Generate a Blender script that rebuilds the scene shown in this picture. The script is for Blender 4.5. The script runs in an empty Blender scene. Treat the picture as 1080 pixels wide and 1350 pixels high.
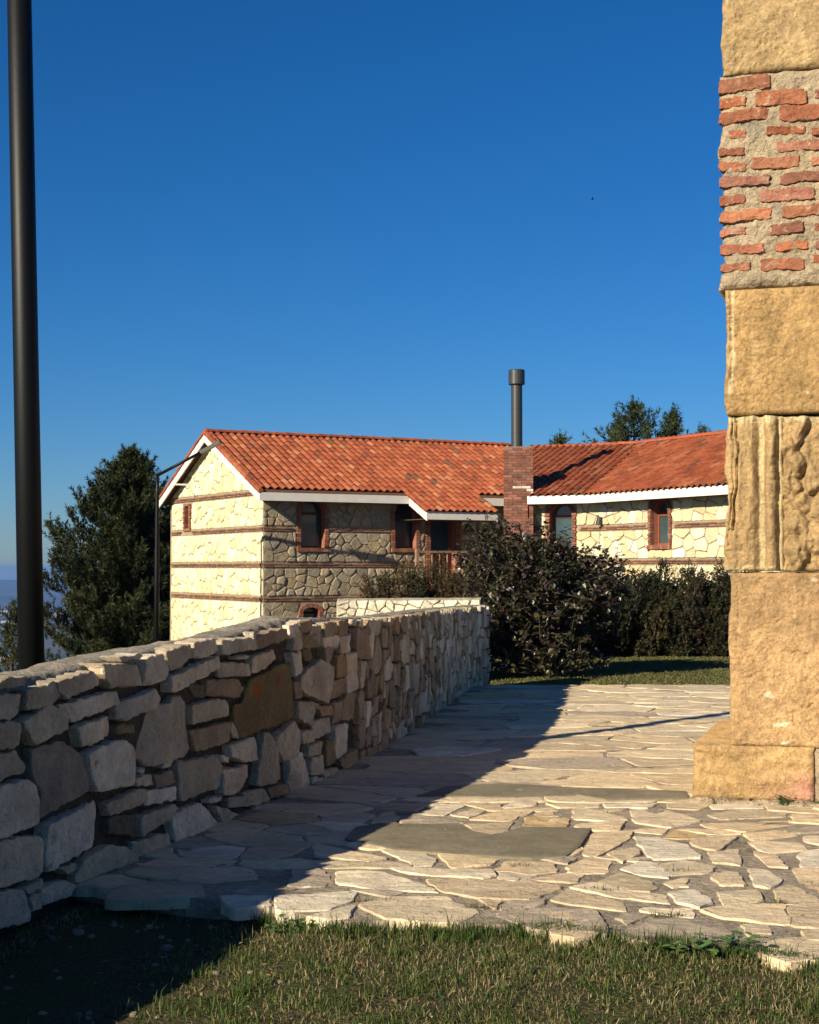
import bpy, bmesh, math, random
import numpy as np
from mathutils import Vector, Matrix, noise

R = math.radians
# ------------------------------------------------------------------ camera, sky, sun, exposure
sc = bpy.context.scene
COL = sc.collection
cam_d = bpy.data.cameras.new('camera')
cam = bpy.data.objects.new('camera', cam_d)
COL.objects.link(cam)
cam_d.sensor_fit = 'HORIZONTAL'
cam_d.sensor_width = 36.0
cam_d.lens = 36.0 * 2000 / 1080
cam_d.clip_start = 0.1
cam_d.clip_end = 60000
CAM_H = 1.6
PITCH = math.atan(73 / 2000)
cam.location = (0, 0, CAM_H)
cam.rotation_euler = (R(90) + PITCH, 0, 0)
sc.camera = cam

SUN_AZ = R(47.0)      # the light travels towards +x, +y at this angle from +x
SUN_EL = R(25.0)
world = bpy.data.worlds.new('World')
sc.world = world
world.use_nodes = True
wn = world.node_tree
sky = wn.nodes.new('ShaderNodeTexSky')
sky.sky_type = 'NISHITA'
sky.sun_disc = False
sky.sun_elevation = SUN_EL
sky.sun_rotation = math.atan2(-math.cos(SUN_AZ), -math.sin(SUN_AZ))
sky.altitude = 600
sky.air_density = 1.0
sky.dust_density = 0.4
sky.ozone_density = 10.0
bg = wn.nodes['Background']
hs = wn.nodes.new('ShaderNodeHueSaturation')
hs.inputs['Saturation'].default_value = 1.12
hs.inputs['Value'].default_value = 1.0
wn.links.new(sky.outputs[0], hs.inputs['Color'])
wn.links.new(hs.outputs[0], bg.inputs[0])
bg.inputs[1].default_value = 0.05

sun_d = bpy.data.lights.new('sun', 'SUN')
sun_d.energy = 5.0
sun_d.angle = R(0.53)
sun_d.color = (1.0, 0.87, 0.66)
sun = bpy.data.objects.new('sun', sun_d)
COL.objects.link(sun)
_dir = Vector((math.cos(SUN_AZ) * math.cos(SUN_EL), math.sin(SUN_AZ) * math.cos(SUN_EL), -math.sin(SUN_EL)))
sun.rotation_euler = _dir.to_track_quat('-Z', 'Y').to_euler()
sun.location = (-20, -20, 30)

sc.view_settings.view_transform = 'Standard'
sc.view_settings.look = 'None'
sc.view_settings.gamma = 1.0
sc.view_settings.use_curve_mapping = False
sc.view_settings.exposure = 0.85
sc.cycles.max_bounces = 6
sc.cycles.diffuse_bounces = 3
sc.cycles.glossy_bounces = 2
sc.cycles.transmission_bounces = 3
sc.cycles.volume_bounces = 0
sc.cycles.use_adaptive_sampling = True
sc.cycles.adaptive_threshold = 0.02
sc.cycles.use_denoising = True

# ------------------------------------------------------------------ helpers
def tag(o, label=None, cat=None, group=None, kind=None):
    if label: o['label'] = label
    if cat: o['category'] = cat
    if group: o['group'] = group
    if kind: o['kind'] = kind
    return o

def empty(name, loc=(0, 0, 0), rz=0.0):
    o = bpy.data.objects.new(name, None)
    COL.objects.link(o)
    o.empty_display_size = 0.2
    o.location = loc
    o.rotation_euler = (0, 0, rz)
    return o

def link_mesh(name, me, parent=None, loc=(0, 0, 0)):
    o = bpy.data.objects.new(name, me)
    COL.objects.link(o)
    o.location = loc
    if parent is not None: o.parent = parent
    return o

def make_mesh(name, V, F, mats, tint=None, midx=None, smooth=False, sharp=None):
    me = bpy.data.meshes.new(name)
    V = np.asarray(V, dtype=np.float32)
    if isinstance(F, np.ndarray):
        me.from_pydata(V, [], F)
    else:
        me.from_pydata(V.tolist(), [], F)
    if not isinstance(mats, (list, tuple)): mats = [mats]
    for m in mats: me.materials.append(m)
    if tint is not None:
        a = me.color_attributes.new('tint', 'FLOAT_COLOR', 'POINT')
        t = np.asarray(tint, dtype=np.float32)
        t4 = np.ones((len(V), 4), dtype=np.float32)
        t4[:, :3] = t
        a.data.foreach_set('color', t4.ravel())
    if midx is not None:
        me.polygons.foreach_set('material_index', np.asarray(midx, dtype=np.int32))
    if smooth:
        me.polygons.foreach_set('use_smooth', np.ones(len(me.polygons), dtype=bool))
    me.update()
    if sharp: me.set_sharp_from_angle(angle=R(sharp))
    return me

class MB:
    """collects shapes, then links them as one mesh object"""
    def __init__(self):
        self.V = []; self.F = []; self.T = []; self.M = []
    def add(self, V, F, t=(1, 1, 1), m=0):
        n = len(self.V)
        self.V.extend([tuple(v) for v in V])
        self.F.extend([tuple(i + n for i in f) for f in F])
        self.T.extend([t] * len(V))
        self.M.extend([m] * len(F))
    def hexa(self, c, t=(1, 1, 1), m=0):
        # eight corners: 4 bottom (ring) then 4 top
        self.add(c, [(3, 2, 1, 0), (4, 5, 6, 7), (0, 1, 5, 4), (1, 2, 6, 5), (2, 3, 7, 6), (3, 0, 4, 7)], t, m)
    def box(self, x0, x1, y0, y1, z0, z1, t=(1, 1, 1), m=0):
        self.hexa([(x0, y0, z0), (x1, y0, z0), (x1, y1, z0), (x0, y1, z0), (x0, y0, z1), (x1, y0, z1), (x1, y1, z1), (x0, y1, z1)], t, m)
    def bar(self, p, q, w, h, t=(1, 1, 1), m=0):
        p = Vector(p); q = Vector(q); d = (q - p).normalized()
        up = Vector((0, 0, 1)) if abs(d.z) < .95 else Vector((0, 1, 0))
        s = d.cross(up).normalized() * (w / 2); u = s.cross(d).normalized() * (h / 2)
        self.hexa([p - s - u, p + s - u, p + s + u, p - s + u, q - s - u, q + s - u, q + s + u, q - s + u], t, m)
    def tube(self, pts, rad, n=10, t=(1, 1, 1), m=0, cap=True):
        pts = [Vector(p) for p in pts]; rings = []
        base = len(self.V)
        prev = None
        for i, p in enumerate(pts):
            d = (pts[min(i + 1, len(pts) - 1)] - pts[max(i - 1, 0)]).normalized()
            if prev is None:
                a = d.orthogonal().normalized()
            else:
                a = (prev - d * prev.dot(d)).normalized()
            prev = a; b = d.cross(a)
            r = rad[i] if isinstance(rad, (list, tuple)) else rad
            for k in range(n):
                an = 2 * math.pi * k / n
                self.V.append(tuple(p + a * (math.cos(an) * r) + b * (math.sin(an) * r))); self.T.append(t)
        for i in range(len(pts) - 1):
            for k in range(n):
                a0 = base + i * n + k; a1 = base + i * n + (k + 1) % n
                self.F.append((a0, a1, a1 + n, a0 + n)); self.M.append(m)
        if cap:
            self.F.append(tuple(base + k for k in reversed(range(n)))); self.M.append(m)
            e = base + (len(pts) - 1) * n
            self.F.append(tuple(e + k for k in range(n))); self.M.append(m)
    def build(self, name, mats, parent=None, loc=(0, 0, 0), smooth=False):
        me = make_mesh(name, self.V, self.F, mats, self.T, self.M if isinstance(mats, (list, tuple)) else None, smooth)
        return link_mesh(name, me, parent, loc)

# ------------------------------------------------------------------ materials
def mk(name, col=(1, 1, 1), tint=False, rough=.9, var=(), bump=(), stains=(), spec=.25, metal=0.0, crack=None, transl=0.0, stretch=None):
    m = bpy.data.materials.new(name)
    m.use_nodes = True
    nt = m.node_tree; N = nt.nodes; L = nt.links
    bs = N['Principled BSDF']
    bs.inputs['Roughness'].default_value = rough
    bs.inputs['Specular IOR Level'].default_value = spec
    bs.inputs['Metallic'].default_value = metal
    geo = N.new('ShaderNodeNewGeometry')
    pos = geo.outputs['Position']
    if stretch:
        mp = N.new('ShaderNodeMapping'); mp.inputs['Scale'].default_value = stretch
        L.new(pos, mp.inputs[0]); pos = mp.outputs[0]
    def nz(scale, detail=4, rough=.55):
        n = N.new('ShaderNodeTexNoise')
        n.inputs['Scale'].default_value = scale; n.inputs['Detail'].default_value = detail
        n.inputs['Roughness'].default_value = rough
        L.new(pos, n.inputs['Vector'])
        return n.outputs[0]
    def mr(x, a, b, c, d):
        r = N.new('ShaderNodeMapRange')
        L.new(x, r.inputs[0])
        for i, v in enumerate((a, b, c, d)): r.inputs[i + 1].default_value = v
        return r.outputs[0]
    if tint:
        at = N.new('ShaderNodeAttribute'); at.attribute_name = 'tint'
        mx = N.new('ShaderNodeMix'); mx.data_type = 'RGBA'; mx.blend_type = 'MULTIPLY'
        mx.inputs[0].default_value = 1.0
        L.new(at.outputs['Color'], mx.inputs[6]); mx.inputs[7].default_value = (*col, 1)
        c = mx.outputs[2]
    else:
        rgb = N.new('ShaderNodeRGB'); rgb.outputs[0].default_value = (*col, 1); c = rgb.outputs[0]
    for (scale, lo, hi) in var:
        f = mr(nz(scale), .3, .7, lo, hi)
        mx = N.new('ShaderNodeMix'); mx.data_type = 'RGBA'; mx.blend_type = 'MULTIPLY'
        mx.inputs[0].default_value = 1.0
        L.new(c, mx.inputs[6]); L.new(f, mx.inputs[7]); c = mx.outputs[2]
    for (scale, t0, t1, sc_) in stains:
        f = mr(nz(scale, 5, .6), t0, t1, 0, 1)
        mx = N.new('ShaderNodeMix'); mx.data_type = 'RGBA'
        L.new(f, mx.inputs[0]); L.new(c, mx.inputs[6]); mx.inputs[7].default_value = (*sc_, 1); c = mx.outputs[2]
    L.new(c, bs.inputs['Base Color'])
    nrm = None
    for (scale, dist, detail) in bump:
        b = N.new('ShaderNodeBump'); b.inputs['Distance'].default_value = dist; b.inputs['Strength'].default_value = 1.0
        L.new(nz(scale, detail, .6), b.inputs['Height'])
        if nrm is not None: L.new(nrm, b.inputs['Normal'])
        nrm = b.outputs[0]
    if crack:
        scale, width, dist = crack
        v = N.new('ShaderNodeTexVoronoi'); v.feature = 'DISTANCE_TO_EDGE'; v.inputs['Scale'].default_value = scale
        n2 = N.new('ShaderNodeTexNoise'); n2.inputs['Scale'].default_value = scale * 1.7; n2.inputs['Detail'].default_value = 5
        L.new(pos, n2.inputs['Vector'])
        ad = N.new('ShaderNodeMix'); ad.data_type = 'VECTOR'; ad.inputs[0].default_value = .12
        L.new(pos, ad.inputs[4]); L.new(n2.outputs[1], ad.inputs[5])
        L.new(ad.outputs[1], v.inputs['Vector'])
        b = N.new('ShaderNodeBump'); b.inputs['Distance'].default_value = dist; b.inputs['Strength'].default_value = 1.0
        L.new(mr(v.outputs[0], 0, width, 0, 1), b.inputs['Height'])
        if nrm is not None: L.new(nrm, b.inputs['Normal'])
        nrm = b.outputs[0]
    if nrm is not None: L.new(nrm, bs.inputs['Normal'])
    if transl:
        out = N['Material Output']
        tr = N.new('ShaderNodeBsdfTranslucent'); L.new(c, tr.inputs[0])
        ms = N.new('ShaderNodeMixShader'); ms.inputs[0].default_value = transl
        L.new(bs.outputs[0], ms.inputs[1]); L.new(tr.outputs[0], ms.inputs[2]); L.new(ms.outputs[0], out.inputs[0])
    return m

M = {}
M['wall_stone'] = mk('wall_stone', tint=True, var=[(3.5, .74, 1.2), (22, .84, 1.13)], bump=[(9, .04, 5), (40, .02, 6), (160, .005, 4)], stains=[(6, .64, .80, (.20, .155, .105)), (11, .64, .74, (.44, .385, .30))])
def ochre_stone():
    m = mk('ochre_stone', tint=True, var=[(3.5, .74, 1.2), (22, .84, 1.13)], bump=[(9, .04, 5), (40, .02, 6), (160, .005, 4)])
    nt = m.node_tree; N = nt.nodes; L = nt.links; bs = N['Principled BSDF']
    c = bs.inputs['Base Color'].links[0].from_socket
    geo = N.new('ShaderNodeNewGeometry')
    for (p, sc_, col) in ((RUST1, (16, 10, 17), (.40, .125, .02)), (RUST2, (34, 20, 18), (.32, .13, .03))):
        nz = N.new('ShaderNodeTexNoise'); nz.inputs['Scale'].default_value = 14; L.new(geo.outputs['Position'], nz.inputs['Vector'])
        mp = N.new('ShaderNodeMapping'); mp.vector_type = 'POINT'; mp.inputs['Scale'].default_value = sc_; mp.inputs['Location'].default_value = tuple(-a * b for a, b in zip(p, sc_))
        L.new(geo.outputs['Position'], mp.inputs[0])
        ln = N.new('ShaderNodeVectorMath'); ln.operation = 'LENGTH'; L.new(mp.outputs[0], ln.inputs[0])
        ad = N.new('ShaderNodeMath'); ad.operation = 'MULTIPLY_ADD'; L.new(nz.outputs[0], ad.inputs[0]); ad.inputs[1].default_value = 1.3; L.new(ln.outputs['Value'], ad.inputs[2])
        mr = N.new('ShaderNodeMapRange'); L.new(ad.outputs[0], mr.inputs[0]); mr.inputs[1].default_value = 1.75; mr.inputs[2].default_value = 1.25
        mx = N.new('ShaderNodeMix'); mx.data_type = 'RGBA'; L.new(mr.outputs[0], mx.inputs[0]); L.new(c, mx.inputs[6]); mx.inputs[7].default_value = (*col, 1); c = mx.outputs[2]
    L.new(c, bs.inputs['Base Color'])
    return m
RUST1 = (-1.011, 10.183, 0.781); RUST2 = (-0.904, 10.577, 0.817)
M['ochre_stone'] = ochre_stone()
M['wall_core'] = mk('wall_core', (.065, .054, .041), var=[(8, .6, 1.3)], bump=[(30, .03, 5)])
M['coping'] = mk('coping', (.30, .265, .205), var=[(5, .6, 1.25), (40, .72, 1.22)], bump=[(14, .03, 5), (70, .012, 4)])
M['pave_stone'] = mk('pave_stone', tint=True, var=[(2.2, .8, 1.16), (14, .82, 1.14)], bump=[(7, .022, 4), (38, .010, 5), (150, .003, 4)], stains=[(3.2, .62, .76, (.38, .31, .21)), (9, .62, .72, (.66, .58, .43)), (16, .64, .72, (.27, .215, .14))], stretch=(1, 1.5, 1))
M['pave_bed'] = mk('pave_bed', (.33, .275, .20), var=[(3, .72, 1.2), (26, .7, 1.2)], bump=[(14, .03, 5), (90, .012, 4)], stains=[(5, .56, .64, (.17, .145, .11))])
M['cement'] = mk('cement', (.19, .165, .11), var=[(2.5, .75, 1.2), (18, .85, 1.12)], bump=[(25, .005, 4), (120, .002, 4)])
M['sandstone'] = mk('sandstone', tint=True, rough=.92, var=[(1.3, .82, 1.14), (5, .8, 1.16), (22, .74, 1.18), (70, .72, 1.16)], bump=[(6, .04, 6), (40, .012, 5), (150, .004, 4)], stains=[(3.1, .61, .73, (.45, .315, .15)), (14, .64, .74, (.22, .135, .055)), (5.5, .66, .73, (.45, .385, .26))])
M['pillar_mortar'] = mk('pillar_mortar', (.37, .295, .195), var=[(4, .75, 1.2), (30, .74, 1.2)], bump=[(12, .05, 5), (60, .02, 6)], stains=[(3.3, .56, .66, (.44, .35, .205)), (3.7, .6, .68, (.26, .22, .16))])
M['old_brick'] = mk('old_brick', tint=True, var=[(7, .72, 1.2), (50, .8, 1.2)], bump=[(25, .02, 5), (110, .006, 5)], stains=[(16, .60, .70, (.38, .25, .16)), (5, .62, .74, (.36, .27, .19))])
M['house_stone'] = mk('house_stone', tint=True, var=[(3, .88, 1.1), (16, .9, 1.08)], bump=[(10, .03, 4), (40, .01, 4)])
M['house_mortar'] = mk('house_mortar', (.27, .22, .145), var=[(6, .82, 1.12)], bump=[(30, .01, 3)])
M['brick'] = mk('brick', tint=True, var=[(9, .75, 1.2)], bump=[(60, .008, 3)])
M['tile'] = mk('tile', tint=True, rough=.75, spec=.3, var=[(1.6, .86, 1.12), (9, .82, 1.15)], bump=[(40, .004, 3)], stains=[(.9, .62, .78, (.115, .075, .045))])
M['deck'] = mk('deck', (.10, .055, .032), var=[(8, .7, 1.2)])
M['white_board'] = mk('white_board', (.60, .575, .53), rough=.6, var=[(5, .92, 1.04)])
M['dark_wood'] = mk('dark_wood', (.085, .03, .018), rough=.55, var=[(12, .75, 1.2)])
M['red_wood'] = mk('red_wood', (.20, .065, .030), rough=.55, var=[(12, .8, 1.15)])
M['pale_wood'] = mk('pale_wood', (.24, .15, .10), rough=.6, var=[(12, .8, 1.15)])
M['glass'] = mk('glass', (.035, .062, .068), rough=.1, spec=.45, var=[(1.5, .7, 1.3)])  # bluish base colour stands in for the sky reflected in the panes
M['black_paint'] = mk('black_paint', (.002, .0027, .0033), rough=.5, spec=.25, var=[(3, .9, 1.1)], bump=[(30, .0006, 2)])
M['flue'] = mk('flue', (.028, .032, .034), rough=.45, spec=.5)
M['bark'] = mk('bark', (.06, .043, .032), var=[(7, .6, 1.3)], bump=[(30, .03, 4)])
M['twig'] = mk('twig', (.10, .078, .058), var=[(9, .6, 1.3)])
M['needles'] = mk('needles', tint=True, rough=.6, spec=.25, transl=.12)
M['leaf'] = mk('leaf', tint=True, rough=.38, spec=.5, transl=.14)
M['grass'] = mk('grass', tint=True, rough=.6, spec=.25, transl=.3)
M['lamp_white'] = mk('lamp_white', (.75, .74, .70), rough=.5)
M['feathers'] = mk('feathers', (.02, .02, .022), rough=.7)
M['render_white'] = mk('render_white', (.42, .40, .37), tint=True)

# ------------------------------------------------------------------ polygon and stone tools
def px_area(c, s):
    """rough size in the picture, used only to rank pieces by size"""
    d = max(1.0, c[1])
    u = 540 + 2000 * c[0] / d; v = 748 - 2000 * (c[2] - CAM_H) / d
    a = (2000 * s / d) ** 2
    return a if -40 < u < 1120 and -40 < v < 1390 else a * .02

def area2(p):
    return .5 * sum(p[i][0] * p[(i + 1) % len(p)][1] - p[(i + 1) % len(p)][0] * p[i][1] for i in range(len(p)))

def centroid(p):
    a = area2(p)
    if abs(a) < 1e-9:
        return (sum(q[0] for q in p) / len(p), sum(q[1] for q in p) / len(p))
    cx = cy = 0
    for i in range(len(p)):
        x0, y0 = p[i]; x1, y1 = p[(i + 1) % len(p)]
        k = x0 * y1 - x1 * y0
        cx += (x0 + x1) * k; cy += (y0 + y1) * k
    return (cx / (6 * a), cy / (6 * a))

def inside(p, poly):
    x, y = p; r = False; j = len(poly) - 1
    for i in range(len(poly)):
        xi, yi = poly[i]; xj, yj = poly[j]
        if (yi > y) != (yj > y) and x < (xj - xi) * (y - yi) / (yj - yi) + xi: r = not r
        j = i
    return r

def clip(poly, nx, ny, c):
    """keep nx*x+ny*y <= c"""
    out = []
    for i in range(len(poly)):
        p = poly[i]; q = poly[(i + 1) % len(poly)]
        a = nx * p[0] + ny * p[1] - c; b = nx * q[0] + ny * q[1] - c
        if a <= 0: out.append(p)
        if (a < 0 < b) or (b < 0 < a):
            t = a / (a - b); out.append((p[0] + t * (q[0] - p[0]), p[1] + t * (q[1] - p[1])))
    return out

def voronoi(region, size, gap, rng, aniso=1.0, gapvar=.5, k=7):
    """stone-like cells filling a convex region, already parted by joints"""
    xs = [p[0] for p in region]; ys = [p[1] for p in region]
    x0, x1, y0, y1 = min(xs), max(xs), min(ys), max(ys)
    n = max(2, int(abs(area2(region)) / (size * size / aniso) ))
    S = []
    tries = 0
    while len(S) < n and tries < n * 60:
        best = None; bd = -1
        arr = np.array(S) if S else None
        for _ in range(k):
            tries += 1
            p = (rng.uniform(x0, x1), rng.uniform(y0, y1))
            if not inside(p, region): continue
            d = 1e9 if arr is None else float(np.min((arr[:, 0] - p[0]) ** 2 + ((arr[:, 1] - p[1]) * aniso) ** 2))
            d *= rng.uniform(.35, 1.0)
            if d > bd: bd = d; best = p
        if best: S.append(best)
    A = np.array(S); out = []
    for i, s in enumerate(S):
        d = (A[:, 0] - s[0]) ** 2 + ((A[:, 1] - s[1]) * aniso) ** 2
        poly = list(region)
        for (ex, ey) in ((0, 0),):
            pass
        for j in np.argsort(d)[1:26]:
            q = S[j]
            nx = q[0] - s[0]; ny = (q[1] - s[1]) * aniso * aniso
            ln = math.hypot(nx, ny)
            mx_ = (q[0] + s[0]) / 2; my_ = (q[1] + s[1]) / 2
            h = (hash((min(i, j), max(i, j))) % 1000) / 1000.0
            g = gap * (1 - gapvar + 2 * gapvar * h) / 2
            poly = clip(poly, nx / ln, ny / ln, (nx * mx_ + ny * my_) / ln - g)
            if len(poly) < 3: break
        if len(poly) >= 3 and abs(area2(poly)) > .06 * size * size / aniso:
            out.append(poly)
    return out

def outline(poly, rng, seg, jit, cut=.16):
    """worn outline of a stone: corners cut, edges split and roughened"""
    if area2(poly) < 0: poly = poly[::-1]
    n = len(poly); q = []
    for i in range(n):
        a = poly[i - 1]; b = poly[i]; c = poly[(i + 1) % n]
        k = cut * rng.uniform(.4, 1.5)
        q.append((b[0] + (a[0] - b[0]) * k, b[1] + (a[1] - b[1]) * k))
        k = cut * rng.uniform(.4, 1.5)
        q.append((b[0] + (c[0] - b[0]) * k, b[1] + (c[1] - b[1]) * k))
    out = []
    for i in range(len(q)):
        a = q[i]; b = q[(i + 1) % len(q)]
        ln = math.hypot(b[0] - a[0], b[1] - a[1])
        out.append(a)
        m = int(ln / seg); ph = rng.uniform(0, 50)
        for s in range(1, m + 1):
            t = s / (m + 1); o = jit * (2.4 * noise.noise(Vector((t * ln / seg * .45, ph, 0))) + rng.gauss(0, .35))
            out.append((a[0] + (b[0] - a[0]) * t - (b[1] - a[1]) / ln * o, a[1] + (b[1] - a[1]) * t + (b[0] - a[0]) / ln * o))
    return out

def pillow(poly, d0, d1, bev, rng, amp=.01, tilt=.05, freq=6.0, fine=False, facets=0, cut=.25):
    """a stone: sides from depth d0 to d1, worn edge, uneven face. Points are (x, y, depth)"""
    c = centroid(poly); n = len(poly)
    tx = rng.uniform(-tilt, tilt); ty = rng.uniform(-tilt, tilt); sd = rng.uniform(0, 90)
    fc = []
    for _ in range(facets):
        an = rng.uniform(0, 6.283); ext = max((p[0] - c[0]) * math.cos(an) + (p[1] - c[1]) * math.sin(an) for p in poly)
        fc.append((math.cos(an), math.sin(an), ext * rng.uniform(.15, .75), rng.uniform(.3, 1.0) * cut))
    def dep(x, y, k):
        v = noise.noise(Vector((x * freq, y * freq, sd))) + .5 * noise.noise(Vector((x * freq * 2.7, y * freq * 2.7, sd + 7)))
        cutd = sum(max(0, (x - c[0]) * fx + (y - c[1]) * fy - e) * sl for fx, fy, e, sl in fc)
        return d1 + tx * (x - c[0]) + ty * (y - c[1]) + amp * v * k - min(cutd, .6 * abs(d1 - d0))
    V = []; F = []
    rings = [(0, d0), (0, None), (bev, 1.0)] + ([(.25, 2), (.5, 2), (.78, 2)] if fine else [(.5, 2)])
    for r, (ins, kind) in enumerate(rings):
        for p in poly:
            dx = c[0] - p[0]; dy = c[1] - p[1]; ln = math.hypot(dx, dy) + 1e-6
            if kind == 2: k = ins
            else: k = min(.4, ins / ln)
            x = p[0] + dx * k; y = p[1] + dy * k
            if r == 0: z = d0
            elif r == 1: z = max(d0 + .001, dep(x, y, 1) - bev * rng.uniform(.7, 1.6))
            else: z = dep(x, y, 1)
            V.append((x, y, z))
    m = len(rings)
    for r in range(m - 1):
        for i in range(n):
            j = (i + 1) % n
            F.append((r * n + i, r * n + j, (r + 1) * n + j, (r + 1) * n + i))
    V.append((c[0], c[1], dep(c[0], c[1], 1))); e = len(V) - 1
    for i in range(n):
        F.append(((m - 1) * n + i, (m - 1) * n + (i + 1) % n, e))
    return V, F

def emit(pieces, parent, name, mat, limit, restname, smooth=True):
    """the largest `limit` pieces as objects, the rest joined into one part"""
    pieces.sort(key=lambda p: -p['s'])
    for p in pieces[:limit]:
        V = np.array(p['V']); c = V.mean(axis=0)
        me = make_mesh(name, V - c, p['F'], p.get('m', mat), [p['t']] * len(V), None, smooth, 28)
        link_mesh(name, me, parent, tuple(c))
    if len(pieces) > limit:
        mb = MB()
        for p in pieces[limit:]: mb.add(p['V'], p['F'], p['t'])
        o = mb.build(restname, mat, parent, smooth=smooth)
        o['kind'] = 'stuff'

def jit_col(c, rng, a=.12, b=.05):
    k = 1 + rng.uniform(-a, a); w = rng.uniform(-b, b)      # lighter or darker, warmer or cooler
    return (max(0, c[0] * k * (1 + w)), c[1] * k, max(0, c[2] * k * (1 - w)))

# ------------------------------------------------------------------ the ground
WALL_PTS = [(-3.3,2.6),(-2.80,3.8),(-2.36,5.2),(-1.90,6.85),(-1.47,8.5),(-1.06,10.0),(-.64,11.6),(-.22,13.5),(.06,15.2),(.36,17.2),(.62,19.0),(.90,20.6),(1.06,21.25),(1.2,21.6)]
def spline(pts, n=12):
    P = [np.array(p, float) for p in pts]; out = []
    for i in range(len(P) - 1):
        p0 = P[max(i - 1, 0)]; p1 = P[i]; p2 = P[i + 1]; p3 = P[min(i + 2, len(P) - 1)]
        for k in range(n):
            t = k / n
            out.append(.5 * ((2 * p1) + (-p0 + p2) * t + (2 * p0 - 5 * p1 + 4 * p2 - p3) * t * t + (-p0 + 3 * p1 - 3 * p2 + p3) * t ** 3))
    out.append(P[-1]); return np.array(out)
CV = spline(WALL_PTS)
SEG = np.linalg.norm(np.diff(CV, axis=0), axis=1); ARC = np.concatenate([[0], np.cumsum(SEG)])
WLEN = ARC[-1]
def wall_at(l):
    l = min(max(l, 0), WLEN - 1e-6)
    i = int(np.searchsorted(ARC, l, side='right') - 1); i = min(i, len(SEG) - 1)
    t = (l - ARC[i]) / SEG[i]; p = CV[i] + t * (CV[i + 1] - CV[i])
    j0 = max(i - 3, 0); j1 = min(i + 4, len(CV) - 1)
    d = CV[j1] - CV[j0]; d = d / np.linalg.norm(d)
    return p, np.array([d[1], -d[0]])          # point on the face, normal towards the path
def wall_x(y):
    return float(np.interp(y, CV[:, 1], CV[:, 0]))

def ground_z(x, y):
    xl = np.interp(y, [-60, 3, 6.85, 10, 15, 21, 30, 47, 60, 200], [-7, -3.6, -2.5, -1.7, -.7, -.4, -1.2, -5.2, -8.5, -36])
    q = np.maximum(0, xl - x) + np.maximum(0, y - 80) + np.maximum(0, x - 45) + np.maximum(0, -35 - y)
    z = -.11 - 200 * (1 - np.exp(-.52 * q / 200))
    r = np.hypot(x, y); az = np.arctan2(x, y)
    k = np.clip((r - 8500) / 4200, 0, 1); k = k * k * (3 - 2 * k)
    ridge = 96 + 14 * np.sin(az * 9 + 1) + 10 * np.sin(az * 23 + 2) + 4 * np.sin(az * 61)
    z = z + k * ridge
    far = np.clip((r - 300) / 2000, 0, 1)
    z = z + far * (5 * np.sin(x / 410 + 1.3) * np.sin(y / 530) + 2.5 * np.sin(x / 170) * np.cos(y / 190 + 2))
    ey = np.interp(x, [-1.95, -.9, -.3, .68, 1.66, 3.4], [7.9, 7.3, 6.93, 6.83, 6.25, 5.4])
    z = z + .064 * np.clip((x + 1.05) / .6, 0, 1) * np.exp(-((y - ey) / .9) ** 2) * (r < 12)
    near = np.clip(1 - r / 40, 0, 1)
    z = z + near * .012 * (np.sin(x * 3.1 + y * 1.7) + np.sin(x * 1.3 - y * 2.9))
    return z

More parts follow.
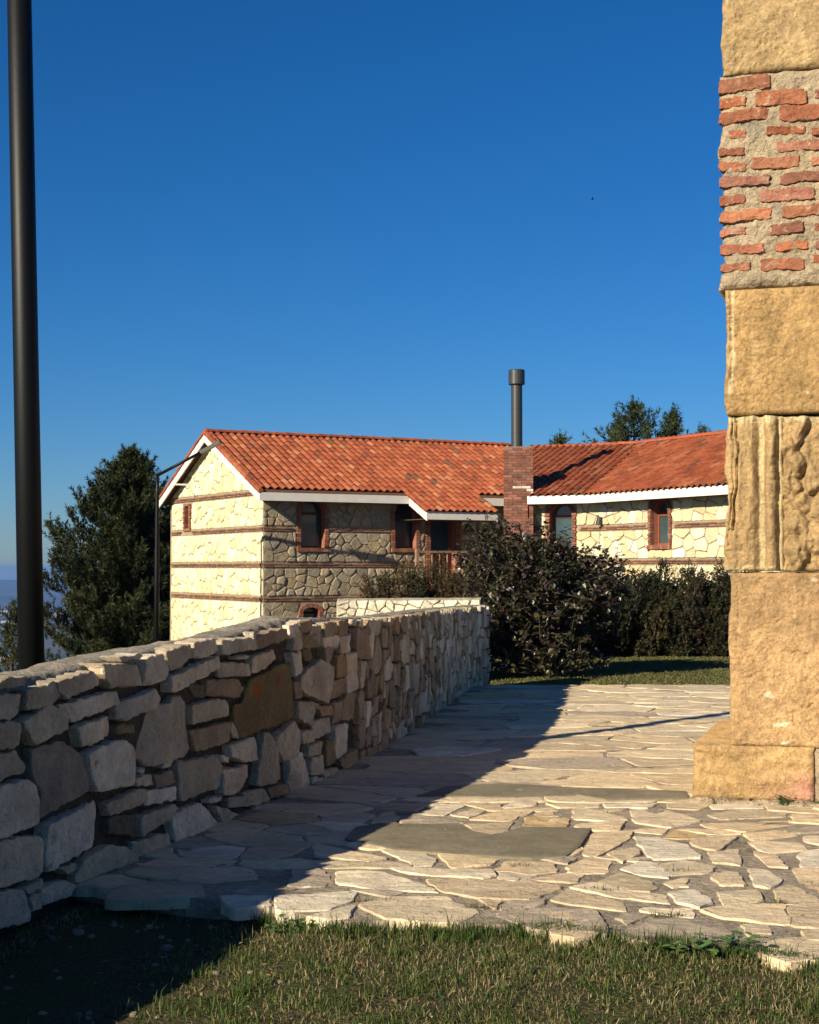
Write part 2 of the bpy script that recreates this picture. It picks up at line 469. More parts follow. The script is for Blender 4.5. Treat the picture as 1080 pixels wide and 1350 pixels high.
def build_ground():
    ns = 288
    rr = np.concatenate([[.3], np.arange(.8, 34, .55), np.geomspace(34.6, 15000, 120)])
    th = np.linspace(0, 2 * math.pi, ns, endpoint=False)
    Rr, Th = np.meshgrid(rr, th, indexing='ij')
    X = Rr * np.sin(Th); Y = Rr * np.cos(Th)
    Z = ground_z(X, Y)
    V = np.stack([X.ravel(), Y.ravel(), Z.ravel()], 1)
    V = np.vstack([V, [[0, 0, float(ground_z(np.array(0.), np.array(0.)))]]])
    F = []
    for i in range(len(rr) - 1):
        for j in range(ns):
            a = i * ns + j; b = i * ns + (j + 1) % ns
            F.append((a, b, b + ns, a + ns))
    for j in range(ns): F.append((len(V) - 1, (j + 1) % ns, j))
    m = bpy.data.materials.new('earth'); m.use_nodes = True
    nt = m.node_tree; N = nt.nodes; L = nt.links
    bs = N['Principled BSDF']; bs.inputs['Roughness'].default_value = .95; bs.inputs['Specular IOR Level'].default_value = .15
    geo = N.new('ShaderNodeNewGeometry')
    def nz(s, d=5):
        n = N.new('ShaderNodeTexNoise'); n.inputs['Scale'].default_value = s; n.inputs['Detail'].default_value = d
        L.new(geo.outputs['Position'], n.inputs['Vector']); return n.outputs[0]
    def ramp(x, stops):
        r = N.new('ShaderNodeValToRGB'); e = r.color_ramp.elements
        while len(e) < len(stops): e.new(.5)
        for k, (p, c) in enumerate(stops): e[k].position = p; e[k].color = (*c, 1)
        L.new(x, r.inputs[0]); return r.outputs[0]
    near = ramp(nz(2.2, 6), [(.36, (.075, .056, .036)), (.5, (.058, .058, .024)), (.68, (.045, .058, .018))])
    fine = ramp(nz(60, 4), [(.3, (.55, .55, .55)), (.7, (1.35, 1.3, 1.2))])
    mx = N.new('ShaderNodeMix'); mx.data_type = 'RGBA'; mx.blend_type = 'MULTIPLY'; mx.inputs[0].default_value = 1
    L.new(near, mx.inputs[6]); L.new(fine, mx.inputs[7])
    farc = ramp(nz(.0021, 8), [(.36, (.02, .032, .016)), (.47, (.05, .055, .03)), (.58, (.085, .078, .05)), (.68, (.028, .038, .018))])
    ln = N.new('ShaderNodeVectorMath'); ln.operation = 'LENGTH'; L.new(geo.outputs['Position'], ln.inputs[0])
    mrr = N.new('ShaderNodeMapRange'); L.new(ln.outputs['Value'], mrr.inputs[0]); mrr.inputs[1].default_value = 60; mrr.inputs[2].default_value = 400
    mm = N.new('ShaderNodeMix'); mm.data_type = 'RGBA'; L.new(mrr.outputs[0], mm.inputs[0]); L.new(mx.outputs[2], mm.inputs[6]); L.new(farc, mm.inputs[7])
    L.new(mm.outputs[2], bs.inputs['Base Color'])
    b = N.new('ShaderNodeBump'); b.inputs['Distance'].default_value = .03; L.new(nz(45, 5), b.inputs['Height']); L.new(b.outputs[0], bs.inputs['Normal'])
    o = link_mesh('ground', make_mesh('ground', V, F, m, smooth=True))
    tag(o, kind='structure')
build_ground()

# ------------------------------------------------------------------ paving
PAVE = [[(-0.545,8.789),(-0.526,8.829),(-0.125,8.41),(-0.234,8.317),(-0.518,8.461)],[(-0.158,8.657),(0.043,8.634),(0.146,8.41),(0.123,8.233),(0.027,8.233)],[(0.162,8.52),(0.253,8.505),(0.485,8.374),(0.436,8.233),(0.229,8.164)],[(-0.536,8.317),(-0.165,8.317),(0.007,8.233),(-0.027,8.15),(-0.485,8.15)],[(0.448,8.096),(0.523,8.317),(0.769,8.303),(0.78,8.062),(0.635,7.996)],[(-0.094,8.15),(0.188,8.136),(0.428,8.082),(0.439,7.931),(0.364,7.867),(0.013,7.996)],[(-0.616,8.096),(-0.482,8.096),(-0.387,7.804),(-0.433,7.7),(-0.609,7.676)],[(-0.378,8.029),(-0.119,7.996),(0.15,7.563),(-0.151,7.622),(-0.358,7.742)],[(0.097,7.836),(0.363,7.848),(0.621,7.823),(0.759,7.651),(0.586,7.391),(0.343,7.419),(0.175,7.563)],[(-0.234,7.254),(-0.11,7.408),(0.172,7.419),(0.318,7.121),(0.206,6.92),(-0.104,6.994)],[(-0.652,7.447),(-0.275,7.563),(-0.279,7.335),(-0.379,7.174),(-0.614,7.147)],[(0.397,7.07),(0.571,7.2),(0.862,7.147),(0.864,6.706),(0.539,6.799)],[(0.602,7.836),(0.765,7.977),(0.911,7.99),(0.848,7.773)],[(0.33,7.391),(0.448,7.335),(0.403,7.174)],[(-0.241,9.71),(-0.133,10.01),(-0.065,9.808),(-0.11,9.473),(-0.235,9.473)],[(-0.056,9.662),(0.033,9.887),(0.349,9.595),(0.158,9.52),(-0.031,9.473)],[(0.033,9.928),(0.204,10.274),(0.374,10.274),(0.229,9.877)],[(0.192,10.553),(0.67,10.645),(0.479,10.328),(0.239,10.328)],[(0.37,9.71),(0.633,10.061),(0.812,10.01),(0.64,9.662)],[(0.598,10.166),(0.748,10.496),(0.874,10.553),(0.859,10.274)],[(0.695,9.337),(0.743,9.758),(1.013,9.71),(0.958,9.337)],[(0.262,9.887),(0.473,10.198),(0.556,10.166),(0.389,9.788)],[(0.347,9.52),(0.442,9.538),(0.651,9.595),(0.582,9.248),(0.483,9.119),(0.398,9.248)],[(-0.79,7.712),(-0.556,7.639),(-0.667,7.476),(-0.871,7.533)],[(-0.923,7.447),(-0.679,7.476),(-0.659,7.254),(-0.833,7.2)],[(0.855,9.71),(1.013,9.71),(0.974,9.337),(0.811,9.337)],[(1.089,10.114),(1.162,10.166),(1.382,9.71),(1.244,9.633),(1.047,9.729)],[(1.474,10.114),(1.692,10.114),(1.839,9.662),(1.592,9.428),(1.416,9.614)],[(1.019,9.473),(1.36,9.662),(1.277,9.293),(1.107,9.293)],[(0.97,8.558),(1.112,9.205),(1.347,9.248),(1.295,8.992),(1.038,8.483)],[(1.337,9.076),(1.465,9.034),(1.607,8.829),(1.607,8.447),(1.321,8.41)],[(1.104,8.558),(1.288,8.75),(1.29,8.52),(1.153,8.303)],[(1.636,8.91),(1.746,9.093),(1.953,9.076),(1.742,8.634),(1.643,8.789)],[(0.837,8.164),(0.978,8.447),(1.101,8.374),(1.042,8.029),(0.836,8.029)],[(1.122,8.13),(1.25,8.303),(1.34,8.267),(1.345,7.899),(1.211,7.964)],[(0.968,7.804),(1.111,7.996),(1.234,7.773),(1.239,7.651),(1.175,7.563),(0.959,7.682)],[(1.341,8.233),(1.496,8.374),(1.633,8.164),(1.567,8.029),(1.356,7.964)],[(0.797,7.651),(0.947,7.742),(1.248,7.476),(1.232,7.308),(0.985,7.447)],[(0.681,7.363),(0.79,7.592),(1.014,7.308),(1.004,7.147),(0.86,7.227)],[(1.285,7.773),(1.431,7.867),(1.409,7.682),(1.315,7.651)],[(1.27,7.533),(1.43,7.592),(1.449,7.308),(1.356,7.2),(1.28,7.308)],[(0.654,7.07),(0.832,7.096),(0.87,6.753),(0.723,6.638),(0.62,6.706)],[(0.936,6.994),(0.996,7.096),(1.09,7.019),(0.976,6.871)],[(0.913,6.661),(1.097,6.92),(1.227,6.944),(1.406,6.706),(1.364,6.506),(1.22,6.484)],[(1.358,7.147),(1.582,7.254),(1.773,7.227),(1.696,6.871),(1.432,6.994)],[(1.481,6.847),(1.6,6.871),(1.594,6.706),(1.474,6.661)],[(1.414,6.441),(1.6,6.593),(1.802,6.616),(1.761,6.276),(1.528,6.216)],[(1.794,8.096),(1.888,8.096),(1.917,7.836),(1.796,7.651),(1.734,7.712)],[(1.807,7.592),(1.925,7.712),(1.98,7.308),(1.946,7.227),(1.775,7.308)],[(1.678,8.596),(1.865,8.672),(1.783,8.233),(1.648,8.303)],[(1.828,9.52),(2.399,9.662),(2.439,9.567),(2.02,9.248),(1.841,9.428)],[(2.001,9.161),(2.261,9.293),(2.309,9.119),(2.014,8.951)],[(1.976,8.91),(2.27,8.91),(2.252,8.672),(1.996,8.558)],[(1.934,8.596),(2.038,8.558),(2.025,8.164),(1.925,8.198)],[(1.633,8.096),(1.726,8.029),(1.695,7.712),(1.568,7.712),(1.554,7.899)],[(1.936,9.908),(2.244,10.114),(2.457,9.958),(2.403,9.808),(1.993,9.71)],[(2.464,9.857),(2.801,10.01),(2.69,9.614),(2.438,9.69)],[(1.8,10.553),(1.955,10.727),(2.036,10.328),(1.909,10.114),(1.717,10.166)],[(1.784,7.2),(1.986,7.2),(1.886,6.799),(1.707,6.847)],[(1.519,7.533),(1.719,7.592),(1.703,7.363),(1.492,7.281)],[(2.17,8.52),(2.382,8.672),(2.254,8.164),(2.092,8.164)],[(2.035,8.096),(2.232,8.13),(2.056,7.363),(1.979,7.773)],[(2.295,9.337),(2.619,9.473),(2.556,9.248),(2.285,9.205)],[(2.343,9.076),(2.532,9.161),(2.429,8.789),(2.315,8.91)]]
def build_paving():
    rng = random.Random(5)
    front = [(-1.95, 7.9), (-1.63, 7.72), (-1.27, 7.50), (-.91, 7.31), (-.7, 7.25), (-.49, 7.03), (-.31, 6.94), (-.07, 6.93), (.2, 6.84), (.68, 6.83), (1.01, 6.60), (1.34, 6.46), (1.66, 6.25), (2.2, 5.9), (3.4, 5.4)]
    fx = [p[0] for p in front]; fy = [p[1] for p in front]
    left = [(wall_x(y) - .12, y) for y in (9, 10, 11.6, 13.5, 15.2, 17.2, 19, 20.2)]
    outer = front + [(6.5, 5.2), (7.5, 20.3), (4.3, 20.5), (2.6, 20.6), (1.1, 20.7)] + left[::-1]
    mb = MB()
    # bed: a slab with an open, uneven edge
    bm = bmesh.new()
    top = [bm.verts.new((x, y + rng.uniform(.02, .06), -.006)) for x, y in outer]
    es = [bm.edges.new((top[i], top[(i + 1) % len(top)])) for i in range(len(top))]
    bmesh.ops.triangle_fill(bm, edges=es, use_beauty=True)
    bot = [bm.verts.new((v.co.x, v.co.y - .01, -.16)) for v in top]
    for i in range(len(top)):
        j = (i + 1) % len(top); bm.faces.new((top[i], top[j], bot[j], bot[i]))
    bmesh.ops.recalc_face_normals(bm, faces=bm.faces)
    me = bpy.data.meshes.new('paving'); bm.to_mesh(me); bm.free(); me.materials.append(M['pave_bed'])
    bed = tag(link_mesh('paving', me), kind='structure')
    warm = [(0.594, 0.461, 0.288), (0.626, 0.504, 0.332), (0.562, 0.445, 0.292), (0.648, 0.536, 0.371), (0.518, 0.415, 0.273), (0.605, 0.472, 0.297)]
    pieces = []
    def put(poly, big, rng):
        c = centroid(poly)
        t = jit_col(rng.choice(warm), rng, .12, .03)
        if rng.random() < .05: t = (.66, .575, .43)
        if rng.random() < .012: t = (.50, .36, .18)
        if rng.random() < .08: t = (.40, .33, .24)
        o = outline(poly, rng, .05 if c[1] < 12 else .14, .008, .09)
        V, F = pillow(o, -.06, rng.uniform(-.001, .005), .006, rng, .008 if c[1] < 12 else .011, .010, 6.0, fine=big, facets=rng.choice([0, 0, 1]), cut=.03)
        pieces.append(dict(V=V, F=F, t=t, s=px_area((c[0], c[1], 0), math.sqrt(abs(area2(poly))))))
    for p in PAVE:
        c = centroid(p); p = [(c[0] + (x - c[0]) * 1.07, c[1] + (y - c[1]) * 1.13) for x, y in p]
        put(p, True, rng)
    bb = [(-2.2, 5.3), (4.4, 5.3), (4.4, 10.35), (-2.2, 10.35)]
    fills = voronoi(bb, .40, .018, random.Random(11), 1.25)
    bb2 = [(-1.5, 10.4), (6.0, 10.4), (6.0, 20.75), (-1.5, 20.75)]
    fills2 = voronoi(bb2, .80, .022, random.Random(12), 1.7)
    for k, L_ in enumerate((fills, fills2)):
        for p in L_:
            c = centroid(p)
            if c[0] < wall_x(c[1]) - .05: continue
            if c[1] < float(np.interp(c[0], fx, fy)) + (.10 if c[0] > -.9 else .02): continue
            if c[0] > .215 * c[1] + 1.6: continue
            if k == 0:
                pts = [(c[0] + (q[0] - c[0]) * .72, c[1] + (q[1] - c[1]) * .72) for q in p] + [c]
                # leave room for the stones already set, cutting the filler back to what is free
                hit = [P for P in PAVE if any(inside(q, P) for q in pts) or inside(centroid(P), p)]
                if any(inside(c, P) for P in hit): continue
                for P in hit:
                    d = centroid(P); nx, ny = d[0] - c[0], d[1] - c[1]; ln = math.hypot(nx, ny); nx /= ln; ny /= ln
                    p = clip(p, nx, ny, min(nx * q[0] + ny * q[1] for q in P) - .02)
                    if len(p) < 3: break
                if len(p) > 2: c2 = centroid(p)
                if len(p) < 3 or abs(area2(p)) < .014: continue
            put(p, c[1] < 11, rng)
    emit(pieces, bed, 'paving_stone', M['pave_stone'], 300, 'paving_stones')
    # two smooth cement repairs
    def patch(pts, z):
        mb = MB(); n = len(pts); cx, cy = centroid(pts)
        V = [(x, y, -.02) for x, y in pts] + [(x, y, z - .004) for x, y in pts] + [(x + (cx - x) * .03, y + (cy - y) * .06, z) for x, y in pts]
        F = [(i, (i + 1) % n, n + (i + 1) % n, n + i) for i in range(n)] + [(n + i, n + (i + 1) % n, 2 * n + (i + 1) % n, 2 * n + i) for i in range(n)]
        bm = bmesh.new(); vs = [bm.verts.new(v) for v in V]
        for f in F: bm.faces.new([vs[i] for i in f])
        es = [bm.edges.get((vs[2 * n + i], vs[2 * n + (i + 1) % n])) for i in range(n)]
        bmesh.ops.triangle_fill(bm, edges=es, use_beauty=True)
        bmesh.ops.recalc_face_normals(bm, faces=bm.faces)
        me = bpy.data.meshes.new('cement_patch'); bm.to_mesh(me); bm.free(); me.materials.append(M['cement'])
        link_mesh('cement_patch', me, bed)
    patch([(-.38, 8.96), (-.33, 9.37), (-.19, 9.51), (.09, 9.48), (.31, 9.51), (.39, 9.21), (.5, 9.08), (.6, 9.21), (.7, 9.37), (.93, 9.37), (1.11, 9.32), (.97, 8.72), (.86, 8.42), (.67, 8.38), (.25, 8.49), (-.09, 8.63)], .013)
    patch([(.05, 10.66), (.28, 11.11), (.67, 11.26), (1.21, 11.03), (1.97, 10.85), (1.93, 10.53), (1.35, 10.46), (1.17, 10.67), (.73, 10.56)], .013)
build_paving()

# ------------------------------------------------------------------ the dry stone wall
WSTONES = [[(4.422,1.041),(4.704,1.096),(4.835,1.087),(4.827,1.055),(4.616,1.041),(4.423,1.022)],[(4.376,1.013),(4.592,1.017),(4.791,1.009),(4.798,0.919),(4.759,0.896),(4.378,0.908)],[(4.836,1.021),(5.128,1.047),(5.149,0.969),(5.101,0.939),(4.846,0.921)],[(4.449,0.888),(4.594,0.893),(4.759,0.881),(4.807,0.852),(4.774,0.771),(4.697,0.757),(4.451,0.776)],[(4.812,0.878),(5.086,0.936),(5.264,0.848),(5.25,0.794),(4.963,0.749),(4.908,0.762),(4.826,0.837)],[(5.142,1.039),(5.541,1.068),(5.656,1.016),(5.607,0.983),(5.247,0.94),(5.158,0.982)],[(5.242,0.92),(5.809,0.942),(5.845,0.867),(5.341,0.815),(5.249,0.856)],[(5.356,0.794),(5.794,0.812),(5.847,0.71),(5.405,0.685)],[(5.622,1.099),(6.071,1.067),(6.128,0.944),(5.741,0.958),(5.639,1.039)],[(6.199,1.095),(6.426,1.106),(6.505,1.005),(6.447,0.952),(6.22,0.932)],[(5.845,0.867),(6.333,0.913),(6.418,0.85),(6.372,0.806),(5.898,0.769),(5.829,0.786)],[(4.335,0.752),(4.749,0.751),(4.842,0.664),(4.83,0.633),(4.338,0.617)],[(4.908,0.735),(5.206,0.743),(5.437,0.646),(5.518,0.521),(5.503,0.452),(4.984,0.384),(4.99,0.511),(4.939,0.572)],[(5.452,0.644),(5.629,0.67),(5.935,0.67),(6.06,0.603),(6.081,0.416),(6.01,0.403),(5.6,0.431),(5.535,0.476)],[(6.058,0.749),(6.686,0.852),(6.81,0.784),(6.855,0.511),(6.732,0.476),(6.283,0.475),(6.152,0.538)],[(5.847,0.755),(6.033,0.741),(6.041,0.689),(5.865,0.7)],[(6.484,1.119),(6.805,1.144),(6.848,1.066),(6.544,0.994)],[(6.505,0.972),(7.24,1.048),(7.287,0.971),(6.566,0.87),(6.506,0.883)],[(6.847,1.151),(7.194,1.16),(7.231,1.08),(7.062,1.046),(6.856,1.052)],[(7.262,1.145),(7.848,1.131),(7.917,1.053),(7.286,1.051)],[(7.309,1.005),(7.747,0.97),(7.799,0.883),(7.311,0.903)],[(7.849,1.01),(8.309,1.033),(8.355,0.962),(7.929,0.893),(7.814,0.904)],[(7.953,1.155),(8.48,1.172),(8.54,1.1),(7.927,1.047)],[(6.85,0.89),(7.086,0.889),(7.109,0.793),(6.957,0.809)],[(7.086,0.906),(7.524,0.884),(7.662,0.82),(7.574,0.758),(7.109,0.806)],[(6.831,0.774),(7.243,0.785),(7.42,0.731),(7.407,0.661),(6.853,0.654)],[(6.874,0.618),(7.455,0.621),(7.432,0.49),(6.918,0.484)],[(7.516,0.714),(7.674,0.709),(7.774,0.848),(8.424,0.929),(8.571,0.92),(8.665,0.543),(8.37,0.503),(7.601,0.489),(7.527,0.56)],[(4.316,0.583),(4.83,0.606),(4.933,0.559),(4.948,0.384),(4.861,0.365),(4.32,0.362)],[(4.389,0.35),(4.604,0.35),(4.943,0.324),(5.013,0.279),(5.002,0.12),(4.393,0.14)],[(5.026,0.357),(5.667,0.382),(5.753,0.202),(5.72,0.171),(5.044,0.128),(5.015,0.184)],[(5.717,0.355),(6.191,0.37),(6.237,0.293),(5.752,0.283)],[(6.081,0.439),(6.264,0.438),(6.303,0.37),(6.1,0.39)],[(6.302,0.425),(6.552,0.425),(6.593,0.346),(6.322,0.343)],[(6.229,0.341),(6.593,0.327),(6.602,0.247),(6.23,0.263)],[(5.762,0.274),(6.12,0.241),(6.14,0.106),(5.77,0.184)],[(6.139,0.222),(6.555,0.23),(6.607,0.198),(6.497,0.142),(6.159,0.103)],[(6.611,0.466),(7.248,0.423),(7.34,0.35),(7.273,0.219),(6.634,0.229)],[(6.068,0.096),(6.498,0.069),(6.531,-0.009),(6.124,0.001),(6.069,0.027)],[(5.369,0.048),(5.477,0.113),(5.737,0.138),(6.051,0.053),(6.052,-0.008),(5.543,0.0),(5.37,0.006)],[(5.144,0.126),(5.368,0.112),(5.384,0.081),(5.263,0.072)],[(4.827,0.089),(5.016,0.104),(5.031,0.067),(4.867,0.054)],[(4.325,0.13),(4.8,0.101),(4.882,-0.028),(4.869,-0.071),(4.328,-0.017)],[(4.99,0.055),(5.233,0.054),(5.349,0.003),(5.295,-0.042),(5.005,-0.028)],[(4.881,0.038),(4.976,0.038),(4.991,-0.039),(4.895,-0.031)],[(6.556,0.157),(6.986,0.177),(7.275,0.009),(7.208,-0.032),(6.82,-0.035),(6.597,0.004)],[(7.206,0.124),(7.582,0.004),(7.298,-0.004),(7.229,0.068)],[(7.317,0.327),(7.831,0.298),(7.858,0.211),(7.532,0.138),(7.319,0.168)],[(7.432,0.472),(7.881,0.477),(7.935,0.313),(7.728,0.32),(7.457,0.389)],[(8.066,0.486),(8.147,0.477),(8.548,0.159),(8.519,0.104),(7.99,0.128),(7.91,0.148)],[(8.286,0.424),(8.696,0.51),(8.854,0.404),(8.823,0.255),(8.488,0.226),(8.287,0.347)],[(7.73,0.127),(8.07,0.107),(8.179,0.006),(7.808,0.015)],[(8.151,0.096),(8.519,0.074),(8.549,0.011),(8.207,0.012)],[(7.094,0.175),(7.342,0.17),(7.32,0.133),(7.117,0.146)],[(5.858,1.119),(6.143,1.119),(6.107,1.093),(5.893,1.09)],[(7.478,0.619),(7.601,0.489),(7.504,0.509),(7.441,0.551)],[(7.522,1.028),(7.746,1.019),(7.696,1.0),(7.547,1.005)],[(8.599,1.187),(8.847,1.219),(8.848,1.117),(8.57,1.089)],[(7.413,0.137),(7.731,0.104),(7.731,0.036),(7.437,0.071)],[(6.539,-0.026),(6.862,-0.05),(6.658,-0.064)],[(6.454,0.485),(6.571,0.479),(6.532,0.443),(6.416,0.45)],[(6.098,0.498),(6.171,0.489),(6.161,0.459),(6.088,0.473)],[(7.293,0.426),(7.433,0.392),(7.41,0.359),(7.317,0.379)],[(8.589,0.988),(8.798,0.997),(8.863,0.851),(8.675,0.813)],[(8.817,1.006),(9.114,1.005),(9.17,0.925),(8.882,0.911)],[(9.364,0.988),(9.615,0.986),(9.647,0.887),(9.402,0.848)],[(8.837,0.812),(9.255,0.91),(9.592,0.835),(9.554,0.697),(9.441,0.556),(9.049,0.642),(8.819,0.712)],[(9.478,0.725),(10.0,0.713),(9.959,0.578),(9.494,0.577)],[(8.695,0.631),(9.117,0.605),(9.258,0.509),(9.084,0.421),(8.727,0.507)],[(10.0,0.754),(10.354,0.741),(10.383,0.612),(10.044,0.575)],[(9.258,0.551),(9.618,0.53),(9.634,0.452),(9.294,0.484)],[(9.633,0.55),(9.875,0.545),(9.893,0.383),(9.674,0.372)],[(9.174,0.454),(9.518,0.452),(9.572,0.328),(9.154,0.32)],[(8.841,0.405),(9.051,0.404),(9.085,0.307),(8.867,0.311)],[(9.596,0.369),(10.311,0.338),(10.33,0.145),(9.676,0.1)],[(8.985,0.287),(9.406,0.282),(9.421,0.195),(8.985,0.205)],[(9.072,0.195),(9.391,0.177),(9.407,0.026),(9.073,0.06)],[(9.407,0.048),(9.756,0.035),(9.813,-0.038),(9.423,-0.039)],[(9.443,0.278),(9.635,0.267),(9.716,0.073),(9.467,0.072)],[(9.796,0.085),(10.33,0.116),(10.358,0.004),(9.962,-0.024)],[(9.053,0.052),(9.349,0.009),(9.334,-0.038),(9.067,-0.001)],[(8.577,0.234),(8.823,0.265),(9.054,-0.01),(8.609,-0.008)],[(8.663,0.784),(8.8,0.778),(8.852,0.658),(8.676,0.652)],[(9.045,1.16),(9.326,1.165),(9.268,1.036),(9.046,1.015)],[(8.721,1.203),(9.044,1.217),(9.032,1.13),(8.753,1.121)],[(9.362,1.18),(9.708,1.179),(9.725,1.08),(9.363,1.063)],[(9.749,1.178),(10.127,1.181),(10.128,1.063),(9.79,1.044)],[(8.848,1.107),(9.29,1.119),(9.312,1.002),(8.881,1.003)],[(9.363,1.074),(9.749,1.068),(9.791,0.966),(9.401,0.976)],[(9.79,1.055),(10.261,1.057),(10.308,0.917),(9.832,0.909)],[(9.671,0.907),(9.94,0.91),(10.0,0.731),(9.711,0.729)],[(9.957,0.902),(10.308,0.905),(10.345,0.742),(10.025,0.752)],[(8.66,1.155),(8.753,1.161),(8.798,1.007),(8.631,1.006)],[(9.22,0.88),(9.364,0.882),(9.402,0.794),(9.256,0.815)],[(9.917,0.548),(10.219,0.613),(10.328,0.49),(10.329,0.352),(9.918,0.381)],[(8.903,0.623),(9.257,0.572),(9.33,0.523),(9.152,0.55)],[(9.835,0.367),(9.96,0.366),(9.96,0.337),(9.86,0.338)]]
def wall_top(l):
    return float(np.interp(l, [0, 4.4, 5.3, 6.0, 7.4, 8.0, 8.85, 9.8, 11.1, 14.8, 18.4, 20], [1.03, 1.06, 1.06, 1.10, 1.13, 1.17, 1.22, 1.185, 1.145, 1.115, 1.06, 1.05]))
def build_wall():
    rng = random.Random(21)
    root = empty('dry_stone_wall', (-1.9, 6.85, 0))
    tag(root, 'long curving stone wall with mortar coping, shaded side along the paved path', 'stone wall')
    org = np.array([-1.9, 6.85, 0])
    TH = .42
    def mp(l, z, d):
        p, n = wall_at(l); return (p[0] + n[0] * d - org[0], p[1] + n[1] * d - org[1], z)
    # core
    ls = np.linspace(0, WLEN, 140)
    V = []; F = []
    for l in ls:
        t = wall_top(l) - .05
        for (d, z) in ((-.06, -.5), (-.06, t), (-TH + .06, t), (-TH + .02, -1.2)): V.append(mp(l, z, d))
    for i in range(len(ls) - 1):
        for k in range(3): F.append((i * 4 + k, i * 4 + k + 1, i * 4 + k + 5, i * 4 + k + 4))
    F += [(0, 1, 2, 3), tuple(len(V) - 4 + k for k in (3, 2, 1, 0))]
    link_mesh('core', make_mesh('core', V, F, M['wall_core']), root)
    # coping: rough mortar bed along the top
    V = []; F = []; ncr = 9
    ls = np.linspace(0, WLEN, 520)
    for l in ls:
        t = wall_top(l)
        for k in range(ncr):
            u = k / (ncr - 1); d = -.055 - (TH - .065) * u
            bul = (1 - (2 * u - 1) ** 4) * .028
            p = Vector((l * 5, d * 6, 3.3))
            z = t + bul - .014 + .008 * noise.noise(p) + .006 * noise.noise(p * 3.1) + .006 * noise.noise(p * 8)
            if k in (0, ncr - 1): z = t - .09
            V.append(mp(l, z, d + (.03 * noise.noise(Vector((l * 9, 0, 5))) if k < 2 else 0)))
    for i in range(len(ls) - 1):
        for k in range(ncr - 1): F.append((i * ncr + k, i * ncr + k + 1, (i + 1) * ncr + k + 1, (i + 1) * ncr + k))
    link_mesh('coping', make_mesh('coping', V, F, M['coping'], smooth=True), root)
    greys = [(0.783, 0.636, 0.438), (0.841, 0.698, 0.502), (0.689, 0.557, 0.380), (0.900, 0.757, 0.559), (0.757, 0.606, 0.402), (0.626, 0.516, 0.356)]
    browns = [(0.480, 0.340, 0.201), (0.534, 0.386, 0.232), (0.432, 0.317, 0.201), (0.417, 0.293, 0.154)]
    pieces = []
    mat_ = M['wall_stone']
    def put(poly, d1, fine, t=None):
        c = centroid(poly)
        if t is None:
            t = jit_col(rng.choice(browns if (9.5 < c[0] < 15 and rng.random() < .55) or rng.random() < .10 else greys), rng, .16, .04)
        o = outline(poly, rng, .030 if c[0] < 11 else .08, .0065, .05 if len(poly) < 12 else .085)
        V, F = pillow(o, -.13, d1, .006, rng, .010, .04, 7.0, fine=fine, facets=rng.choice([0, 1, 1, 2, 2]), cut=.34)
        V = [mp(*v) for v in V]
        cw = np.mean(np.array(V), axis=0) + org
        pieces.append(dict(V=V, F=F, t=t, m=M['ochre_stone'] if t == (.27, .185, .075) else mat_, s=px_area(cw, math.sqrt(abs(area2(poly))))))
    for k, p in enumerate(WSTONES):
        c = centroid(p); p = [(c[0] + (x - c[0]) * 1.0, c[1] + (y - c[1]) * .995) for x, y in p]
        a = abs(area2(p)); c = centroid(p); t = None
        if k == 27: t = (.27, .185, .075)
        if k == 12: t = (.40, .33, .25)
        if k in (23,): t = (.22, .17, .10)
        if k == 35: t = (.20, .165, .11)
        if k == 64: t = (.22, .16, .08)
        put(p, rng.uniform(-.008, .010) + (-.03 if k in (35, 23) else 0), True, t)
    # the stones beyond, and small chinking stones between
    ul, uz = .082, .0775
    nx = int((WLEN - .1) / ul); nz_ = 15
    occ = np.zeros((nx, nz_), bool)
    sizes = [(4, 3), (3, 3), (3, 2), (4, 2), (2, 2), (2, 3), (3, 4), (2, 1), (3, 1), (5, 3), (1, 2), (2, 4), (4, 4)]
    wts = [5, 6, 7, 5, 6, 6, 4, 4, 2, 2, 2, 3, 2]
    zoff = {}
    def lat(i, j):
        if (i, j) not in zoff:
            r = random.Random(i * 977 + j * 13)
            fz = j / nz_
            l = i * ul + r.uniform(-.2, .2) * ul + .055 * noise.noise(Vector((i * .33, j * .33, 1)))
            zt = wall_top(l) + .012 + .03 * noise.noise(Vector((l * 6, 2, 2)))
            z = -.10 + fz * (zt + .10) + (r.uniform(-.2, .2) * uz + .05 * noise.noise(Vector((i * .3, j * .3, 9)))) * (0 if j in (0, nz_) else 1)
            zoff[(i, j)] = (l, z)
        return zoff[(i, j)]
    for j in range(nz_):
        for i in range(nx):
            if occ[i, j]: continue
            for _ in range(9):
                w, h = rng.choices(sizes, wts)[0]
                if i + w <= nx and j + h <= nz_ and not occ[i:i + w, j:j + h].any(): break
            else:
                w = h = 1
            occ[i:i + w, j:j + h] = True
            per = [lat(i + a, j) for a in range(w)] + [lat(i + w, j + b) for b in range(h)] + [lat(i + w - a, j + h) for a in range(w)] + [lat(i, j + h - b) for b in range(h)]
            keep = [p for q, p in enumerate(per) if not (q in (0, w, w + h, 2 * w + h) and rng.random() < .3)]
            if len(keep) < 4: keep = per
            c = centroid(keep); a = math.sqrt(abs(area2(keep)))
            g = 1 - .011 / max(.05, a) * 1.6
            p = [(c[0] + (x - c[0]) * g, c[1] + (y - c[1]) * g) for x, y in keep]
            if c[0] < 10.6:
                pts = [(c[0] + (x - c[0]) * .8, c[1] + (y - c[1]) * .8) for x, y in p] + [c]
                hit = any(inside(q, P) for P in WSTONES for q in pts) or any(inside(centroid(P), p) for P in WSTONES)
                if hit: continue
                if 4.35 < c[0] < 10.0 and w * h > 4: continue
            dd = rng.uniform(-.014, .016)
            if 4.35 < c[0] < 10.0: dd = rng.uniform(-.04, -.015)
